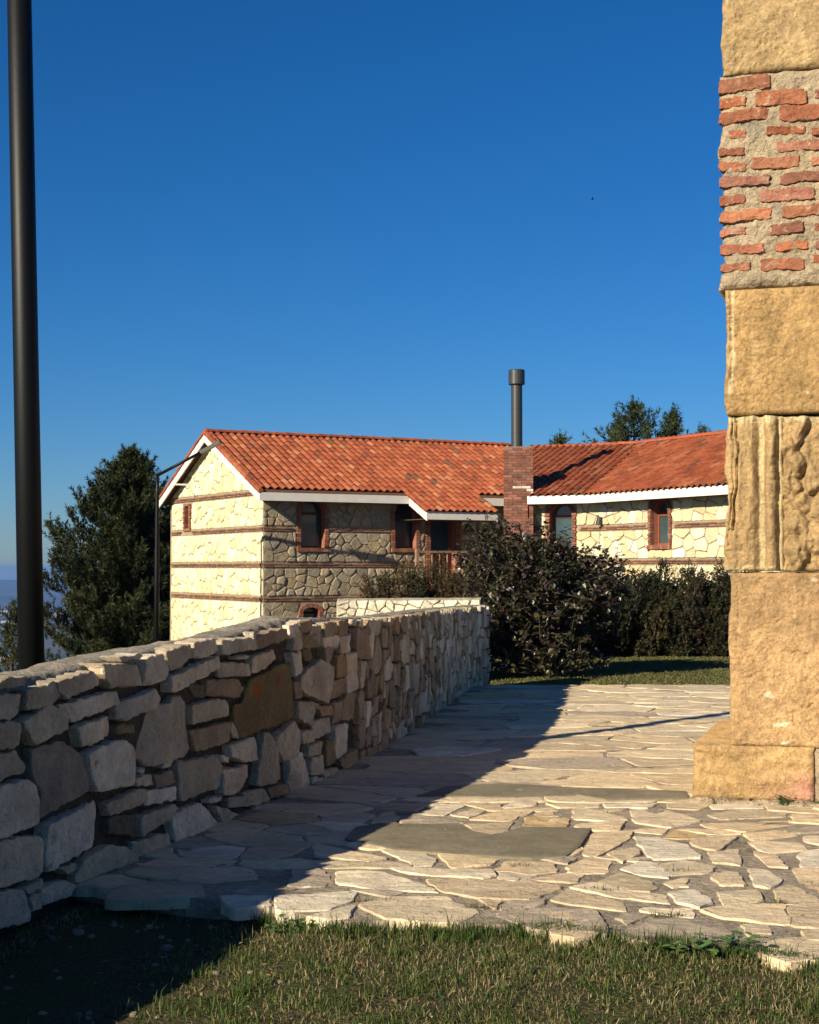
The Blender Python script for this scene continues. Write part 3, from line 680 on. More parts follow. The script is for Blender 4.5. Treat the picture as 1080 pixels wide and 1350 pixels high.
            put(p, dd, c[0] < 13)
    emit(pieces, root, 'stone', M['wall_stone'], 300, 'stonework')
build_wall()

# ------------------------------------------------------------------ the low sunlit wall behind
def build_terrace_wall():
    rng = random.Random(8)
    root = empty('terrace_wall', (-1.12, 23.2, 0))
    tag(root, 'low pale rubble wall in full sun, seen over the far end of the long wall', 'stone wall')
    d = Vector((2.18, -.40, 0)); Ln = d.length; d.normalize(); n = Vector((d.y, -d.x, 0))
    if n.y > 0: n = -n
    mb = MB()
    def mp(a, z, o): p = d * a + n * o; return (p.x, p.y, z)
    def zt(a): return 1.09 + .010 * a
    def hx(a0, a1, o0, o1, z0, f): mb.hexa([mp(a0, z0, o0), mp(a1, z0, o0), mp(a1, z0, o1), mp(a0, z0, o1), mp(a0, f(a0), o0), mp(a1, f(a1), o0), mp(a1, f(a1), o1), mp(a0, f(a0), o1)])
    hx(0, Ln, -.02, -.38, -.3, lambda a: zt(a) - .03)
    mb.build('core', M['coping'], root)
    pieces = []
    cells = voronoi([(0.01, .35), (Ln, .35), (Ln, zt(Ln)), (.01, zt(0))], .16, .009, random.Random(3), 1.2)
    for p in cells:
        o = outline(p, rng, .08, .004, .12)
        V, F = pillow(o, -.05, rng.uniform(.0, .03), .014, rng, .012, .12, 8)
        V = [mp(*v) for v in V]
        pieces.append(dict(V=V, F=F, t=jit_col((.70, .63, .47), rng, .10, .03), s=rng.random()))
    emit(pieces, root, 'stone', M['wall_stone'], 300, 'stonework')
    mb = MB()
    V = []; F = []
    for i in range(60):
        a = Ln * i / 59
        for k in range(5):
            o = -.0 - .38 * k / 4
            V.append(mp(a, zt(a) + (.0 if k in (0, 4) else .03) + .012 * noise.noise(Vector((a * 8, o * 8, 0))) - (.05 if k in (0, 4) else 0), o))
    for i in range(59):
        for k in range(4): F.append((i * 5 + k, i * 5 + k + 1, i * 5 + k + 6, i * 5 + k + 5))
    link_mesh('coping', make_mesh('coping', V, F, M['coping'], smooth=True), root)
build_terrace_wall()

# ------------------------------------------------------------------ the old masonry pillar
PBRICKS = [(0.203,0.552,4.881,5.007),(0.202,0.388,4.776,4.868),(0.45,0.794,4.758,4.886),(0.845,1.004,4.79,4.879),(0.201,0.54,4.667,4.772),(0.612,0.923,4.648,4.776),(0.263,0.386,4.558,4.639),(0.52,0.782,4.556,4.637),(0.823,1.021,4.529,4.603),(0.59,0.961,4.436,4.536),(0.2,0.375,4.438,4.517),(0.199,0.384,4.332,4.421),(0.416,0.74,4.33,4.435),(0.821,1.059,4.329,4.411),(0.198,0.547,4.22,4.315),(0.608,0.939,4.21,4.307),(0.197,0.372,4.094,4.184),(0.475,0.838,4.097,4.204),(0.888,1.076,4.079,4.166),(0.203,0.551,3.976,4.077),(0.621,0.956,3.984,4.088),(0.202,0.38,3.878,3.954),(0.453,0.766,3.869,3.968),(0.837,1.054,3.87,3.951),(0.205,0.502,3.753,3.842),(0.578,0.795,3.754,3.834),(0.845,1.033,3.751,3.83),(0.204,0.409,3.635,3.71),(0.471,0.769,3.619,3.721),(0.825,1.032,3.652,3.734)]
def fbm(x, y, z, o=4):
    s = 0; a = 1; 
    for _ in range(o):
        s += a * noise.noise(Vector((x, y, z))); x *= 2.1; y *= 2.1; z += 5; a *= .52
    return s
def build_pillar():
    rng = random.Random(31)
    root = empty('masonry_pillar', (1.96, 10.5, 0), math.atan2(-.31, .95))
    tag(root, 'tall weathered pillar of sandstone blocks and a red brick band beside the path', 'pillar')
    DEP = 1.7
    def wrinkle(a, z, sd):
        # flaked skin of the stone: ridged relief, stronger in patches
        k = .5 + .9 * noise.noise(Vector((a * 2.3, z * 2.3, sd + 11)))
        w = noise.noise(Vector((a * 4, z * 4, sd + 15))) * .12
        r1 = 1 - abs(noise.noise(Vector(((a + w) * 15, (z - w) * 21, sd + 20)))) * 2.2
        r2 = 1 - abs(noise.noise(Vector(((a - w) * 34, (z + w) * 42, sd + 25)))) * 2.2
        return max(0, k) * (.018 * max(0, r1) ** 4 + .011 * max(0, r2) ** 3)
    LOWC = [([(.60, 1.03), (.66, 1.02), (.70, 1.03), (.76, 1.015)], .007, .03), ([(.70, 1.03), (.68, 1.0), (.67, .97)], .006, .02),
            ([(.62, .60), (.68, .62), (.66, .56), (.70, .50)], .007, .018), ([(.78, .66), (.84, .60), (.95, .58)], .008, .02), ([(.30, 1.5), (.31, 1.3), (.30, 1.1)], .006, .012), ([(.85, .45), (.95, .47), (1.1, .44)], .008, .02)]
    def grooves(a, z, lst):
        h = 0
        aw = a + .008 * noise.noise(Vector((a * 30, z * 30, 1))); zw = z + .008 * noise.noise(Vector((a * 30, z * 30, 5)))
        for pts, w, d in lst:
            for (p, q) in zip(pts[:-1], pts[1:]):
                ux, uz = q[0] - p[0], q[1] - p[1]; t = max(0, min(1, ((aw - p[0]) * ux + (zw - p[1]) * uz) / (ux * ux + uz * uz)))
                e = math.hypot(aw - p[0] - t * ux, zw - p[1] - t * uz)
                if e < w: h = min(h, -d * (1 - e / w))
        return h
    def block(name, a0, a1, z0, z1, out, fun, mat, cell=.014, edge=.03, tint=None, ragged=.008, back=None, seed=0.0, tfun=None):
        na = max(4, int((a1 - a0) / cell)); nz_ = max(4, int((z1 - z0) / cell))
        V = []; F = []; T = []
        for j in range(nz_ + 1):
            for i in range(na + 1):
                a = a0 + (a1 - a0) * i / na; z = z0 + (z1 - z0) * j / nz_
                e = min(a - a0, a1 - a, z - z0, z1 - z)
                rec = edge * (1 - min(1, e / (edge * 1.3))) ** 2
                o = out - rec + fun(a, z)
                w = max(0, 1 - (a - a0) / .06)
                aa = a + w * ragged * 2 * fbm(z * 4, seed, 1.5, 4) + ragged * .5 * noise.noise(Vector((a * 9, z * 9, seed)))
                zz = z + ragged * .9 * noise.noise(Vector((a * 7, z * 7, seed + 30)))
                V.append((aa, -o, zz)); T.append(tfun(a, z) if tfun else (tint or (1, 1, 1)))
        w = na + 1
        for j in range(nz_):
            for i in range(na): F.append((j * w + i, j * w + i + 1, (j + 1) * w + i + 1, (j + 1) * w + i))
        # sides run back
        bd = DEP if back is None else back
        ring = [i for i in range(w)] + [j * w + na for j in range(1, nz_ + 1)] + [nz_ * w + i for i in range(na - 1, -1, -1)] + [j * w for j in range(nz_ - 1, 0, -1)]
        n = len(V)
        for k in ring: V.append((V[k][0], bd, V[k][2])); T.append(T[k])
        for k in range(len(ring)):
            k2 = (k + 1) % len(ring); F.append((ring[k2], ring[k], n + k, n + k2))
        F.append(tuple(n + k for k in range(len(ring))))
        return link_mesh(name, make_mesh(name, V, F, mat, T, smooth=True), root)
    S = M['sandstone']
    gold = (.385, .248, .118)
    def rough(sd, amp=.010):
        return lambda a, z: amp * fbm(a * 3.2, z * 3.2, sd, 5) + amp * .45 * fbm(a * 13, z * 13, sd + 3, 4) - wrinkle(a, z, sd)
    # plinth stones with a reddish wash low down
    def ptint(a, z):
        k = max(0, min(1, (a - .35) / .4)) * max(0, min(1, (.3 - z) / .2))
        k *= .5 + .5 * noise.noise(Vector((a * 6, z * 6, 2)))
        return (.385 + .05 * k, .252 - .05 * k, .112 + .045 * k)
    def pl(a, z):
        return -.6 * wrinkle(a, z, 33) + .012 * fbm(a * 4, z * 4, 3, 5) + .010 * math.sin(z * 55 + 3 * noise.noise(Vector((a * 2, z, 0)))) * .5 - .012 * max(0, noise.noise(Vector((a * 3, z * 14, 8))))
    block('plinth_stone', -.01, .80, .015, .385, .0, pl, S, tfun=ptint, edge=.022, seed=1)
    block('plinth_stone', .797, 1.3, .01, .385, -.004, rough(9.1, .012), M['pillar_mortar'], edge=.03, seed=2, cell=.03)
    block('lower_block', .246, 1.3, .38, 1.565, -.012, lambda a, z: rough(4.4, .011)(a, z) + grooves(a, z, LOWC), S, tfun=lambda a, z: (.50, .43, .29) if noise.noise(Vector((a * 9, z * 16, 70))) > .42 and (z < .55 or .7 < z < .8) else gold, seed=3, edge=.02, cell=.009)
    # carved course: worn upright, roll moulding and scroll relief
    def carved(a, z):
        h = .012 * fbm(a * 5, z * 3, 7, 4) - .7 * wrinkle(a, z, 52)
        if a < .445:
            h += .02 * fbm(a * 16, z * 3.0, 2, 4)
            ca = .295 + .018 * math.sin(z * 6) + .012 * noise.noise(Vector((0, z * 8, 4)))
            if z > 1.85: h -= .055 * max(0, 1 - abs(a - ca) / .012)
            if z > 1.75: h -= .03 * max(0, 1 - abs(a - ca + .03) / .009)
            if a > .41: h -= .05 * (a - .41) / .035
            e = min(z - 1.60, 2.62 - z)
        elif a < .487: h -= .055
        elif a < .575:
            u = (a - .531) / .044
            h += -.055 + .075 * math.sqrt(max(0, 1 - u * u)) + .012 * fbm(a * 18, z * 6, 12, 3)
        elif a < .607: h -= .06 - .03 * (a - .575) / .03
        else:
            # scroll foliage: a wavering stem with lobes, raised over a sunk ground
            stem = .70 + .055 * math.sin((z - 1.6) * 7.5) + .02 * noise.noise(Vector((0, z * 9, 3)))
            lob = 0
            for (la, lz, lr) in ((.66, 2.42, .06), (.70, 2.30, .07), (.66, 2.16, .07), (.82, 2.18, .07), (.75, 2.05, .06), (.86, 1.98, .10), (.70, 1.90, .075), (.83, 1.80, .09), (.70, 1.72, .08), (.93, 1.68, .09), (.98, 2.1, .1), (1.08, 1.85, .12), (1.05, 2.35, .12)):
                wx = .030 * noise.noise(Vector((a * 11, z * 11, 31))); wz = .030 * noise.noise(Vector((a * 11, z * 11, 37)))
                dd = math.hypot(a + wx - la, (z + wz - lz) * .8) / lr
                if dd < 1: lob = max(lob, (1 - dd * dd) ** .5 * (.82 + .45 * noise.noise(Vector((a * 24, z * 17, lr * 90)))))
            st = max(0, 1 - abs(a - stem) / .035) ** .5
            h += -.062 + .088 * max(lob, .8 * st) + .022 * fbm(a * 14, z * 12, 21, 4)
        return h
    block('carved_block', .222, 1.3, 1.575, 2.635, .01, carved, S, tfun=lambda a, z: (.50, .40, .215) if .448 < a < .484 or .578 < a < .606 or (z > 2.585 + .02 * noise.noise(Vector((a * 9, 0, 3)))) or (z < 1.605 + .035 * noise.noise(Vector((a * 6, 0, 8))) and a < .62) else (.385, .262, .124), cell=.0085, edge=.02, seed=4, ragged=.016)
    block('upper_block', .234, 1.3, 2.65, 3.52, -.008, lambda a, z: rough(14.2, .014)(a, z) - .02 * max(0, 1 - abs(a - .275 - .02 * noise.noise(Vector((0, z * 3, 0)))) / .02) * (z > 2.9), S, tfun=lambda a, z: (.50, .40, .225) if abs(a - .278 - .02 * noise.noise(Vector((0, z * 3, 0)))) < .014 + .012 * noise.noise(Vector((4, z * 9, 0))) and z > 2.8 else (.38, .245, .103), seed=5, edge=.022, cell=.009)
    block('brick_bed', .205, 1.3, 3.525, 5.02, -.014, lambda a, z: .008 * fbm(a * 5, z * 5, 40, 5) + .012 * fbm(a * 18, z * 18, 44, 4) - .6 * wrinkle(a, z, 61), M['pillar_mortar'], seed=6, edge=.035, ragged=.018, cell=.012)
    block('top_block', .226, 1.3, 5.02, 6.1, .0, rough(20.2, .020), S, tint=(.355, .25, .122), seed=7, edge=.03, cell=.010)
    # the bricks, in ragged courses
    pieces = []
    reds = [(.27, .098, .05), (.30, .118, .062), (.235, .085, .045), (.32, .145, .085), (.22, .078, .045), (.30, .125, .068), (.26, .11, .07)]
    lst = list(PBRICKS)
    z = 3.62; k = 0
    while z < 4.95:
        a = 1.02 + (.15 if k % 2 else 0) + rng.uniform(0, .08)
        while a < 1.25:
            L_ = rng.uniform(.28, .38); lst.append((a, a + L_, z, z + rng.uniform(.06, .085))); a += L_ + rng.uniform(.04, .09)
        z += .108; k += 1
    for (a0, a1, z0, z1) in lst:
        if a0 < .26: a0 = .2
        a1 = min(a1, 1.285)
        if a1 - a0 < .08: continue
        sk = rng.uniform(-.008, .008)
        z0 += .013; z1 -= .010; am = (a0 + a1) / 2; bw = rng.uniform(-.008, .008)
        p = [(a0, z0 - sk), (am, z0 + bw), (a1, z0 + sk), (a1, z1 + sk), (am, z1 + bw + rng.uniform(-.006, .006)), (a0, z1 - sk)]
        o = outline(p, rng, .018, .0055, .10)
        V, F = pillow(o, -.06, rng.uniform(-.008, .003), .006, rng, .013, .05, 15, fine=True)
        V = [(x, -d, y) for x, y, d in V]
        pieces.append(dict(V=V, F=[f[::-1] for f in F], t=jit_col(rng.choice(reds), rng, .26, .10), s=1.0))
    emit(pieces, root, 'brick', M['old_brick'], 300, 'bricks')
    # weathered stones and mortar crumbs at the foot
    mb = MB()
    for i in range(40):
        a = rng.uniform(-.02, 1.25); r = rng.uniform(.03, .075)
        o = outline([(a - r, -.05 - r * .7), (a + r, -.05 - r * .6), (a + r * .8, .02), (a - r * .8, .03)], rng, .03, .004, .2)
        V, F = pillow(o, -.02, rng.uniform(.012, .026), .008, rng, .012, .15, 14)
        mb.add(V, F)
    mb.build('mortar_footing', M['pillar_mortar'], root, smooth=True)['kind'] = 'stuff'
build_pillar()

# ------------------------------------------------------------------ the stone house
HC = Vector((-3.96, 41.0, 0)); HA = math.atan2(.484, .875)
def build_house():
    rng = random.Random(77)
    H = empty('stone_house', HC, HA)
    tag(H, 'two storey stone house with orange tiled roof, brick bands and arched windows', 'house')
    ca, sa = math.cos(HA), math.sin(HA)
    def world_of(p): return (HC.x + ca * p[0] - sa * p[1], HC.y + sa * p[0] + ca * p[1], p[2])
    W = 7.08; EZ = 3.62; KM = .465; OV = .5; GO = .3
    RT = W / 2; RZ = EZ + KM * (RT + OV)
    P2 = (7.88, -4.56); AD = (-.566, .824); AN = (-.824, -.566)
    LA = 2.25; P1 = (P2[0] + LA * AD[0], P2[1] + LA * AD[1])
    BL = 9.5
    def plane(o, d, n):
        return lambda a, z, q: (o[0] + d[0] * a + n[0] * q, o[1] + d[1] * a + n[1] * q, z)
    pl_long = plane((0, 0), (1, 0), (0, -1))
    pl_gab = plane((0, W), (0, -1), (-1, 0))
    pl_A = plane(P1, (-AD[0], -AD[1]), AN)
    pl_B = plane(P2, (0, -1), (-1, 0))
    def prism(mb, pm, poly, d0, d1, t=(1, 1, 1), m=0):
        n = len(poly); V = [pm(a, z, d0) for a, z in poly] + [pm(a, z, d1) for a, z in poly]
        F = [tuple(range(n - 1, -1, -1)), tuple(range(n, 2 * n))] + [(i, (i + 1) % n, n + (i + 1) % n, n + i) for i in range(n)]
        mb.add(V, F, t, m)
    def arch(ac, z0, zs, w, n=10, rise=1.0):
        r = w / 2
        pts = [(ac - r, z0), (ac + r, z0), (ac + r, zs)]
        for k in range(1, n):
            an = math.pi * k / n; pts.append((ac + r * math.cos(an), zs + r * rise * math.sin(an)))
        pts.append((ac - r, zs)); return pts
    reds = [(0.216, 0.084, 0.050), (0.248, 0.100, 0.060), (0.192, 0.072, 0.044), (0.272, 0.124, 0.080), (0.176, 0.076, 0.052)]
    def panel(name, pm, outer, holes, recess):
        bm = bmesh.new()
        def loop(pts): 
            vs = [bm.verts.new((a, z, 0)) for a, z in pts]
            return vs, [bm.edges.new((vs[i], vs[(i + 1) % len(vs)])) for i in range(len(vs))]
        es = []; hv = []
        v, e = loop(outer); es += e
        for h in holes:
            v, e = loop(h); es += e; hv.append(v)
        bmesh.ops.triangle_fill(bm, edges=es, use_beauty=True)
        for v, rc in zip(hv, recess):
            bk = [bm.verts.new((q.co.x, q.co.y, -rc)) for q in v]
            for i in range(len(v)):
                j = (i + 1) % len(v); f = bm.faces.new((v[i], v[j], bk[j], bk[i])); f.material_index = 1
        for q in bm.verts: q.co = pm(q.co.x, q.co.y, q.co.z)
        me = bpy.data.meshes.new(name); bm.to_mesh(me); bm.free()
        me.materials.append(M['house_mortar']); me.materials.append(M['reveal'])
        return link_mesh(name, me, H)
    M['reveal'] = mk('reveal', (.29, .12, .075), var=[(30, .6, 1.3)], bump=[(40, .012, 3)], stretch=(1, 1, 3))
    pieces = []
    def stones(pm, region, size, tones, blocks, seed, aniso=1.1, gap=.022):
        for p in voronoi(region, size, gap, random.Random(seed), aniso):
            skip = False
            for (x0, x1, z0, z1) in blocks:
                xs = [q[0] for q in p]; zs = [q[1] for q in p]
                if max(xs) <= x0 or min(xs) >= x1 or max(zs) <= z0 or min(zs) >= z1: continue
                best = []
                for (nx, nz_, c) in ((1, 0, x0), (-1, 0, -x1), (0, 1, z0), (0, -1, -z1)):
                    q = clip(p, nx, nz_, c)
                    if len(q) > 2 and (not best or abs(area2(q)) > abs(area2(best))): best = q
                p = best
                if len(p) < 3 or abs(area2(p)) < .008: skip = True; break
            if skip: continue
            o = outline(p, rng, .2, .006, .13)
            V, F = pillow(o, -.02, rng.uniform(.014, .03) if pm is pl_gab else rng.uniform(.018, .042), .010, rng, .012, .03 if pm is pl_gab else .05, 4)
            c = centroid(p); cw = world_of(pm(c[0], c[1], 0))
            pieces.append(dict(V=[pm(*v) for v in V], F=F, t=jit_col(rng.choice(tones), rng, .12, .035), s=px_area(cw, math.sqrt(abs(area2(p))) * (.6 if pm is pl_gab else 1))))
    cream = [(0.723, 0.614, 0.359), (0.756, 0.653, 0.401), (0.690, 0.575, 0.323), (0.735, 0.641, 0.407), (0.669, 0.558, 0.329), (0.767, 0.681, 0.448)]
    cream2 = [(.60, .52, .33), (.64, .555, .37), (.57, .48, .30), (.66, .585, .41), (.54, .455, .285), (.60, .475, .27), (.68, .62, .47)]
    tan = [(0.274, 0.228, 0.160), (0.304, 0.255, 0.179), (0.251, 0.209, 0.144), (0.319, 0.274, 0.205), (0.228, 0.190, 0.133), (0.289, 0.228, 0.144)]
    def band(pm, a0, a1, z, skips, name='brick_band'):
        reds = [(0.196, 0.098, 0.061), (0.221, 0.115, 0.072), (0.170, 0.085, 0.056), (0.246, 0.136, 0.089), (0.153, 0.085, 0.060)]
        mb = MB()
        for row, (zz, hh, dd) in enumerate(((z - .052, .040, .038), (z + .003, .040, .052))):
            a = a0 + (0 if row else -.1)
            while a < a1:
                L_ = rng.uniform(.19, .25); b0 = max(a, a0); b1 = min(a + L_ - .014, a1)
                a += L_
                if b1 - b0 < .03 or any(b1 > s0 and b0 < s1 for s0, s1 in skips): continue
                prism(mb, pm, [(b0, zz), (b1, zz), (b1, zz + hh), (b0, zz + hh)], .0, dd + rng.uniform(-.008, .008), jit_col(rng.choice(reds), rng, .15, .05))
        mb.build(name, M['brick'], H)['kind'] = 'stuff'
    # ---- openings
    def window(pm, ac, z0, zs, w, rec, wood, rise=1.0, sill=True, transom=True, blk=.115):
        fr = MB(); t = .05
        o = arch(ac, z0, zs, w - .004, 10, rise); i = arch(ac, z0 + t, zs, w - 2 * t, 10, rise)
        n = len(o)
        V = []
        for q in (-rec, -rec + .06):
            V += [pm(a, z, q) for a, z in o] + [pm(a, z, q) for a, z in i]
        F = []
        for k in range(n):
            j = (k + 1) % n
            F += [(2 * n + k, 2 * n + j, 3 * n + j, 3 * n + k), (n + k, n + j, 3 * n + j, 3 * n + k), (k, j, n + j, n + k)]
        fr.add(V, F)
        if transom: prism(fr, pm, [(ac - w / 2 + t, zs - .05), (ac + w / 2 - t, zs - .05), (ac + w / 2 - t, zs + .03), (ac - w / 2 + t, zs + .03)], -rec, -rec + .055)
        wo = fr.build('window', M[wood], H)
        lo = MB(); prism(lo, pm, [(ac - w / 2 + t, z0 + t), (ac + w / 2 - t, z0 + t), (ac + w / 2 - t, zs - .05), (ac - w / 2 + t, zs - .05)], -rec + .005, -rec + .025)
        lo.build('pane', M['glass'], wo)
        up = MB(); prism(up, pm, [p for p in i if p[1] >= zs] if not transom else [(a, max(z, zs + .03)) for a, z in i if z >= zs - .001], -rec + .005, -rec + .025)
        up.build('pane', M['glass'], wo)
        # brick surround
        sb = MB(); zz = z0; k = 0
        while zz < zs - .02:
            for s in (-1, 1):
                x0 = ac + s * (w / 2 - .006); x1 = ac + s * (w / 2 + blk * (1.0 if k % 2 else .82))
                prism(sb, pm, [(min(x0, x1), zz), (max(x0, x1), zz), (max(x0, x1), zz + .062), (min(x0, x1), zz + .062)], -.05, .05 + rng.uniform(-.006, .006), jit_col(rng.choice(reds), rng, .15, .05))
            zz += .076; k += 1
        nv = 15
        for k in range(nv):
            a0 = math.pi * k / nv + .012; a1 = math.pi * (k + 1) / nv - .012; r0 = w / 2 - .006; r1 = w / 2 + blk
            f = lambda an, r: (ac + r * math.cos(an), zs + r * math.sin(an) * (rise if r < w / 2 + .01 else rise + (1 - rise) * .3))
            prism(sb, pm, [f(a0, r0), f(a0, r1), f(a1, r1), f(a1, r0)], -.05, .05 + rng.uniform(-.006, .006), jit_col(rng.choice(reds), rng, .15, .05))
        sb.build('brick_surround', M['brick'], wo)['kind'] = 'stuff'
        if sill:
            sl = MB(); a = ac - w / 2 - blk
            while a < ac + w / 2 + blk - .02:
                prism(sl, pm, [(a, z0 - .11), (a + .066, z0 - .11), (a + .066, z0 - .005), (a, z0 - .005)], -.05, .085, jit_col(rng.choice(reds), rng, .15, .05)); a += .078
            sl.build('sill', M['brick'], wo)['kind'] = 'stuff'
        return (ac - w / 2 - blk - .012, ac + w / 2 + blk + .012, z0 - (.12 if sill else .01), zs + w / 2 * rise + blk + .012)
    # long wall
    wl = [(1.475, 2.14, 3.10, .74), (4.38, 2.14, 3.10, .70)]
    low = (1.43, .12, .38, .5)
    door = (5.62, 1.12, 3.02, .86)
    holes = [arch(*h) for h in wl] + [arch(*low, 10, .5), arch(*door)]
    panel('long_wall', pl_long, [(0, -1.5), (7.72, -1.5), (7.72, 3.8), (0, 3.8)], holes, [.3, .3, .25, .3])
    blocks = [window(pl_long, *h, .28, 'dark_wood') for h in wl]
    blocks.append(window(pl_long, *low, .22, 'dark_wood', .5, False, False, .11))
    # porch door
    dm = MB(); x, z0, zs, w = door
    prism(dm, pl_long, arch(x, z0, zs, w - .01), -.3, -.24)
    do = dm.build('door', M['red_wood'], H)
    dm = MB(); prism(dm, pl_long, [(x - .3, z0 + .95), (x + .3, z0 + .95), (x + .3, z0 + 1.85), (x - .3, z0 + 1.85)], -.24, -.225); dm.build('pane', M['glass'], do)
    dm = MB(); dm.tube([pl_long(x + .36, z0 + .95, -.22), pl_long(x + .36, z0 + .95, -.17), pl_long(x + .27, z0 + .95, -.17)], .012, 6); dm.build('handle', M['flue'], do)
    sb = MB(); zz = z0
    while zz < zs:
        for s in (-1, 1):
            x0 = x + s * (w / 2 - .006); x1 = x + s * (w / 2 + .14)
            prism(sb, pl_long, [(min(x0, x1), zz), (max(x0, x1), zz), (max(x0, x1), zz + .062), (min(x0, x1), zz + .062)], -.05, .05, jit_col(rng.choice(reds), rng, .15, .05))
        zz += .076
    for k in range(15):
        a0 = math.pi * k / 15 + .012; a1 = math.pi * (k + 1) / 15 - .012; r0 = w / 2 - .006; r1 = w / 2 + .14
        prism(sb, pl_long, [(x + r * math.cos(a), zs + r * math.sin(a)) for a, r in ((a0, r0), (a0, r1), (a1, r1), (a1, r0))], -.05, .05, jit_col(rng.choice(reds), rng, .15, .05))
    sb.build('brick_surround', M['brick'], do)['kind'] = 'stuff'
    blocks.append((x - w / 2 - .155, x + w / 2 + .155, z0, 3.62))
    skip = lambda z, bl: [(b[0], b[1]) for b in bl if b[2] < z + .1 and b[3] > z - .1]
    bz = [.74, 1.665, 2.645]
    edges = [-.5] + bz + [3.6]
    for k in range(4):
        z0 = edges[k] + (.09 if k else 0); z1 = edges[k + 1] - (.1 if k < 3 else 0)
        stones(pl_long, [(0.005, z0), (7.7, z0), (7.7, z1), (0.005, z1)], .285, tan, blocks, 100 + k, 1.12)
    for z in bz: band(pl_long, 0, 7.7, z, skip(z, blocks))
    # gable wall
    gz = EZ + KM * OV - .02
    gl = (1.36, 2.78, 3.45, .34)      # small louvred window, a measured from the far edge
    gh = [(gl[0] - gl[3] / 2, gl[1]), (gl[0] + gl[3] / 2, gl[1]), (gl[0] + gl[3] / 2, gl[2]), (gl[0] - gl[3] / 2, gl[2])]
    panel('gable_wall', pl_gab, [(0, -2.5), (W, -2.5), (W, gz), (W / 2, gz + KM * W / 2), (0, gz)], [gh], [.2])
    lw = MB()
    for k in range(9):
        z = gl[1] + .04 + k * .073
        V = [pl_gab(gl[0] - .165, z, -.14), pl_gab(gl[0] + .165, z, -.14), pl_gab(gl[0] + .165, z, -.125), pl_gab(gl[0] - .165, z, -.125),
             pl_gab(gl[0] - .165, z + .07, -.18), pl_gab(gl[0] + .165, z + .07, -.18), pl_gab(gl[0] + .165, z + .07, -.165), pl_gab(gl[0] - .165, z + .07, -.165)]
        lw.hexa(V)
    prism(lw, pl_gab, gh, -.2, -.19)
    lo = lw.build('louvred_window', M['dark_wood'], H)
    sb = MB(); zz = gl[1] - .08; k = 0
    while zz < gl[2] + .06:
        for s in (-1, 1):
            x0 = gl[0] + s * (gl[3] / 2 - .006); x1 = gl[0] + s * (gl[3] / 2 + (.16 if k % 2 else .12))
            prism(sb, pl_gab, [(min(x0, x1), zz), (max(x0, x1), zz), (max(x0, x1), zz + .062), (min(x0, x1), zz + .062)], -.05, .05, jit_col(rng.choice(reds), rng, .15, .05))
        zz += .076; k += 1
    for z in (gl[1] - .08, gl[2] + .005):
        prism(sb, pl_gab, [(gl[0] - .16, z), (gl[0] + .16, z), (gl[0] + .16, z + .07), (gl[0] - .16, z + .07)], -.05, .056, (.27, .105, .06))
    sb.build('brick_surround', M['brick'], lo)['kind'] = 'stuff'
    gb = [(gl[0] - .35, gl[0] + .35, gl[1] - .09, gl[2] + .09)]
    gz_ = [.74, 1.665, 2.645, 3.64]
    ge = [-1.0] + gz_
    for k in range(4):
        z0 = ge[k] + (.09 if k else 0); z1 = ge[k + 1] - .1
        stones(pl_gab, [(.005, z0), (W - .005, z0), (W - .005, z1), (.005, z1)], .30, cream, gb, 200 + k, .9, .026)
    z0 = 3.74; kx = (z0 - gz) / KM
    stones(pl_gab, [(max(.01, kx), z0), (W - max(.01, kx), z0), (W / 2, gz + KM * W / 2 - .05)], .30, cream, [], 210, .9, .026)
    for z in gz_: band(pl_gab, .0 if z < 3.6 else .05, W if z < 3.6 else W - .05, z, skip(z, gb))
    # wing: the splayed bay and the long sunlit wall
    wA = (1.12, 2.0, 3.0, .66)
    panel('bay_wall', pl_A, [(0, -1), (LA, -1), (LA, 3.6), (0, 3.6)], [arch(*wA)], [.3])
    bA = [window(pl_A, *wA, .26, 'red_wood')]
    wB = (2.57, 2.17, 2.96, .72)
    panel('wing_wall', pl_B, [(0, -1), (BL, -1), (BL, 3.6), (0, 3.6)], [arch(*wB)], [.3])
    bB = [window(pl_B, *wB, .26, 'red_wood')]
    we = [.6, 1.75, 2.655, 3.4]
    for k in range(3):
        z0 = we[k] + .09; z1 = we[k + 1] - (.1 if k < 2 else 0)
        stones(pl_A, [(.005, z0), (LA - .005, z0), (LA - .005, z1), (.005, z1)], .31, cream2, bA, 300 + k)
        stones(pl_B, [(.005, z0), (7.2, z0), (7.2, z1), (.005, z1)], .32, cream2, bB, 310 + k)
    for z in we[1:3]:
        band(pl_A, 0, LA, z, skip(z, bA)); band(pl_B, 0, BL, z, skip(z, bB))
    emit(pieces, H, 'stone', M['house_stone'], 300, 'stonework')
    # closing walls
    mb = MB()
    mb.box(7.72, 7.86, -2.5, -.02, -1, 3.5); mb.box(7.9, 15.4, -4.56 - BL, -4.56 - BL + .2, -1, 3.6)
    mb.box(.02, 12.0, W - .02, W + .2, -2.5, gz - .02); mb.box(15.2, 15.4, -4.56 - BL, 8, -1, 3.6)
    mb.build('outer_wall', M['house_mortar'], H)
    # ---- roofs
    def deck(mb, poly, th, t=(1, 1, 1)):
        n = len(poly); V = list(poly) + [(x, y, z - th) for x, y, z in poly]
        mb.add(V, [tuple(range(n)), tuple(range(2 * n - 1, n - 1, -1))] + [((i + 1) % n, i, n + i, n + (i + 1) % n) for i in range(n)], t)
    zm = lambda t: EZ + KM * (t + OV)
    rf = MB(); SE = 12.0
    deck(rf, [(-GO, -OV, zm(-OV)), (SE, -OV, zm(-OV)), (SE, RT, RZ), (-GO, RT, RZ)], .07)
    deck(rf, [(-GO, RT, RZ - .001), (SE, RT, RZ - .001), (SE, W + OV, zm(-OV)), (-GO, W + OV, zm(-OV))], .07)
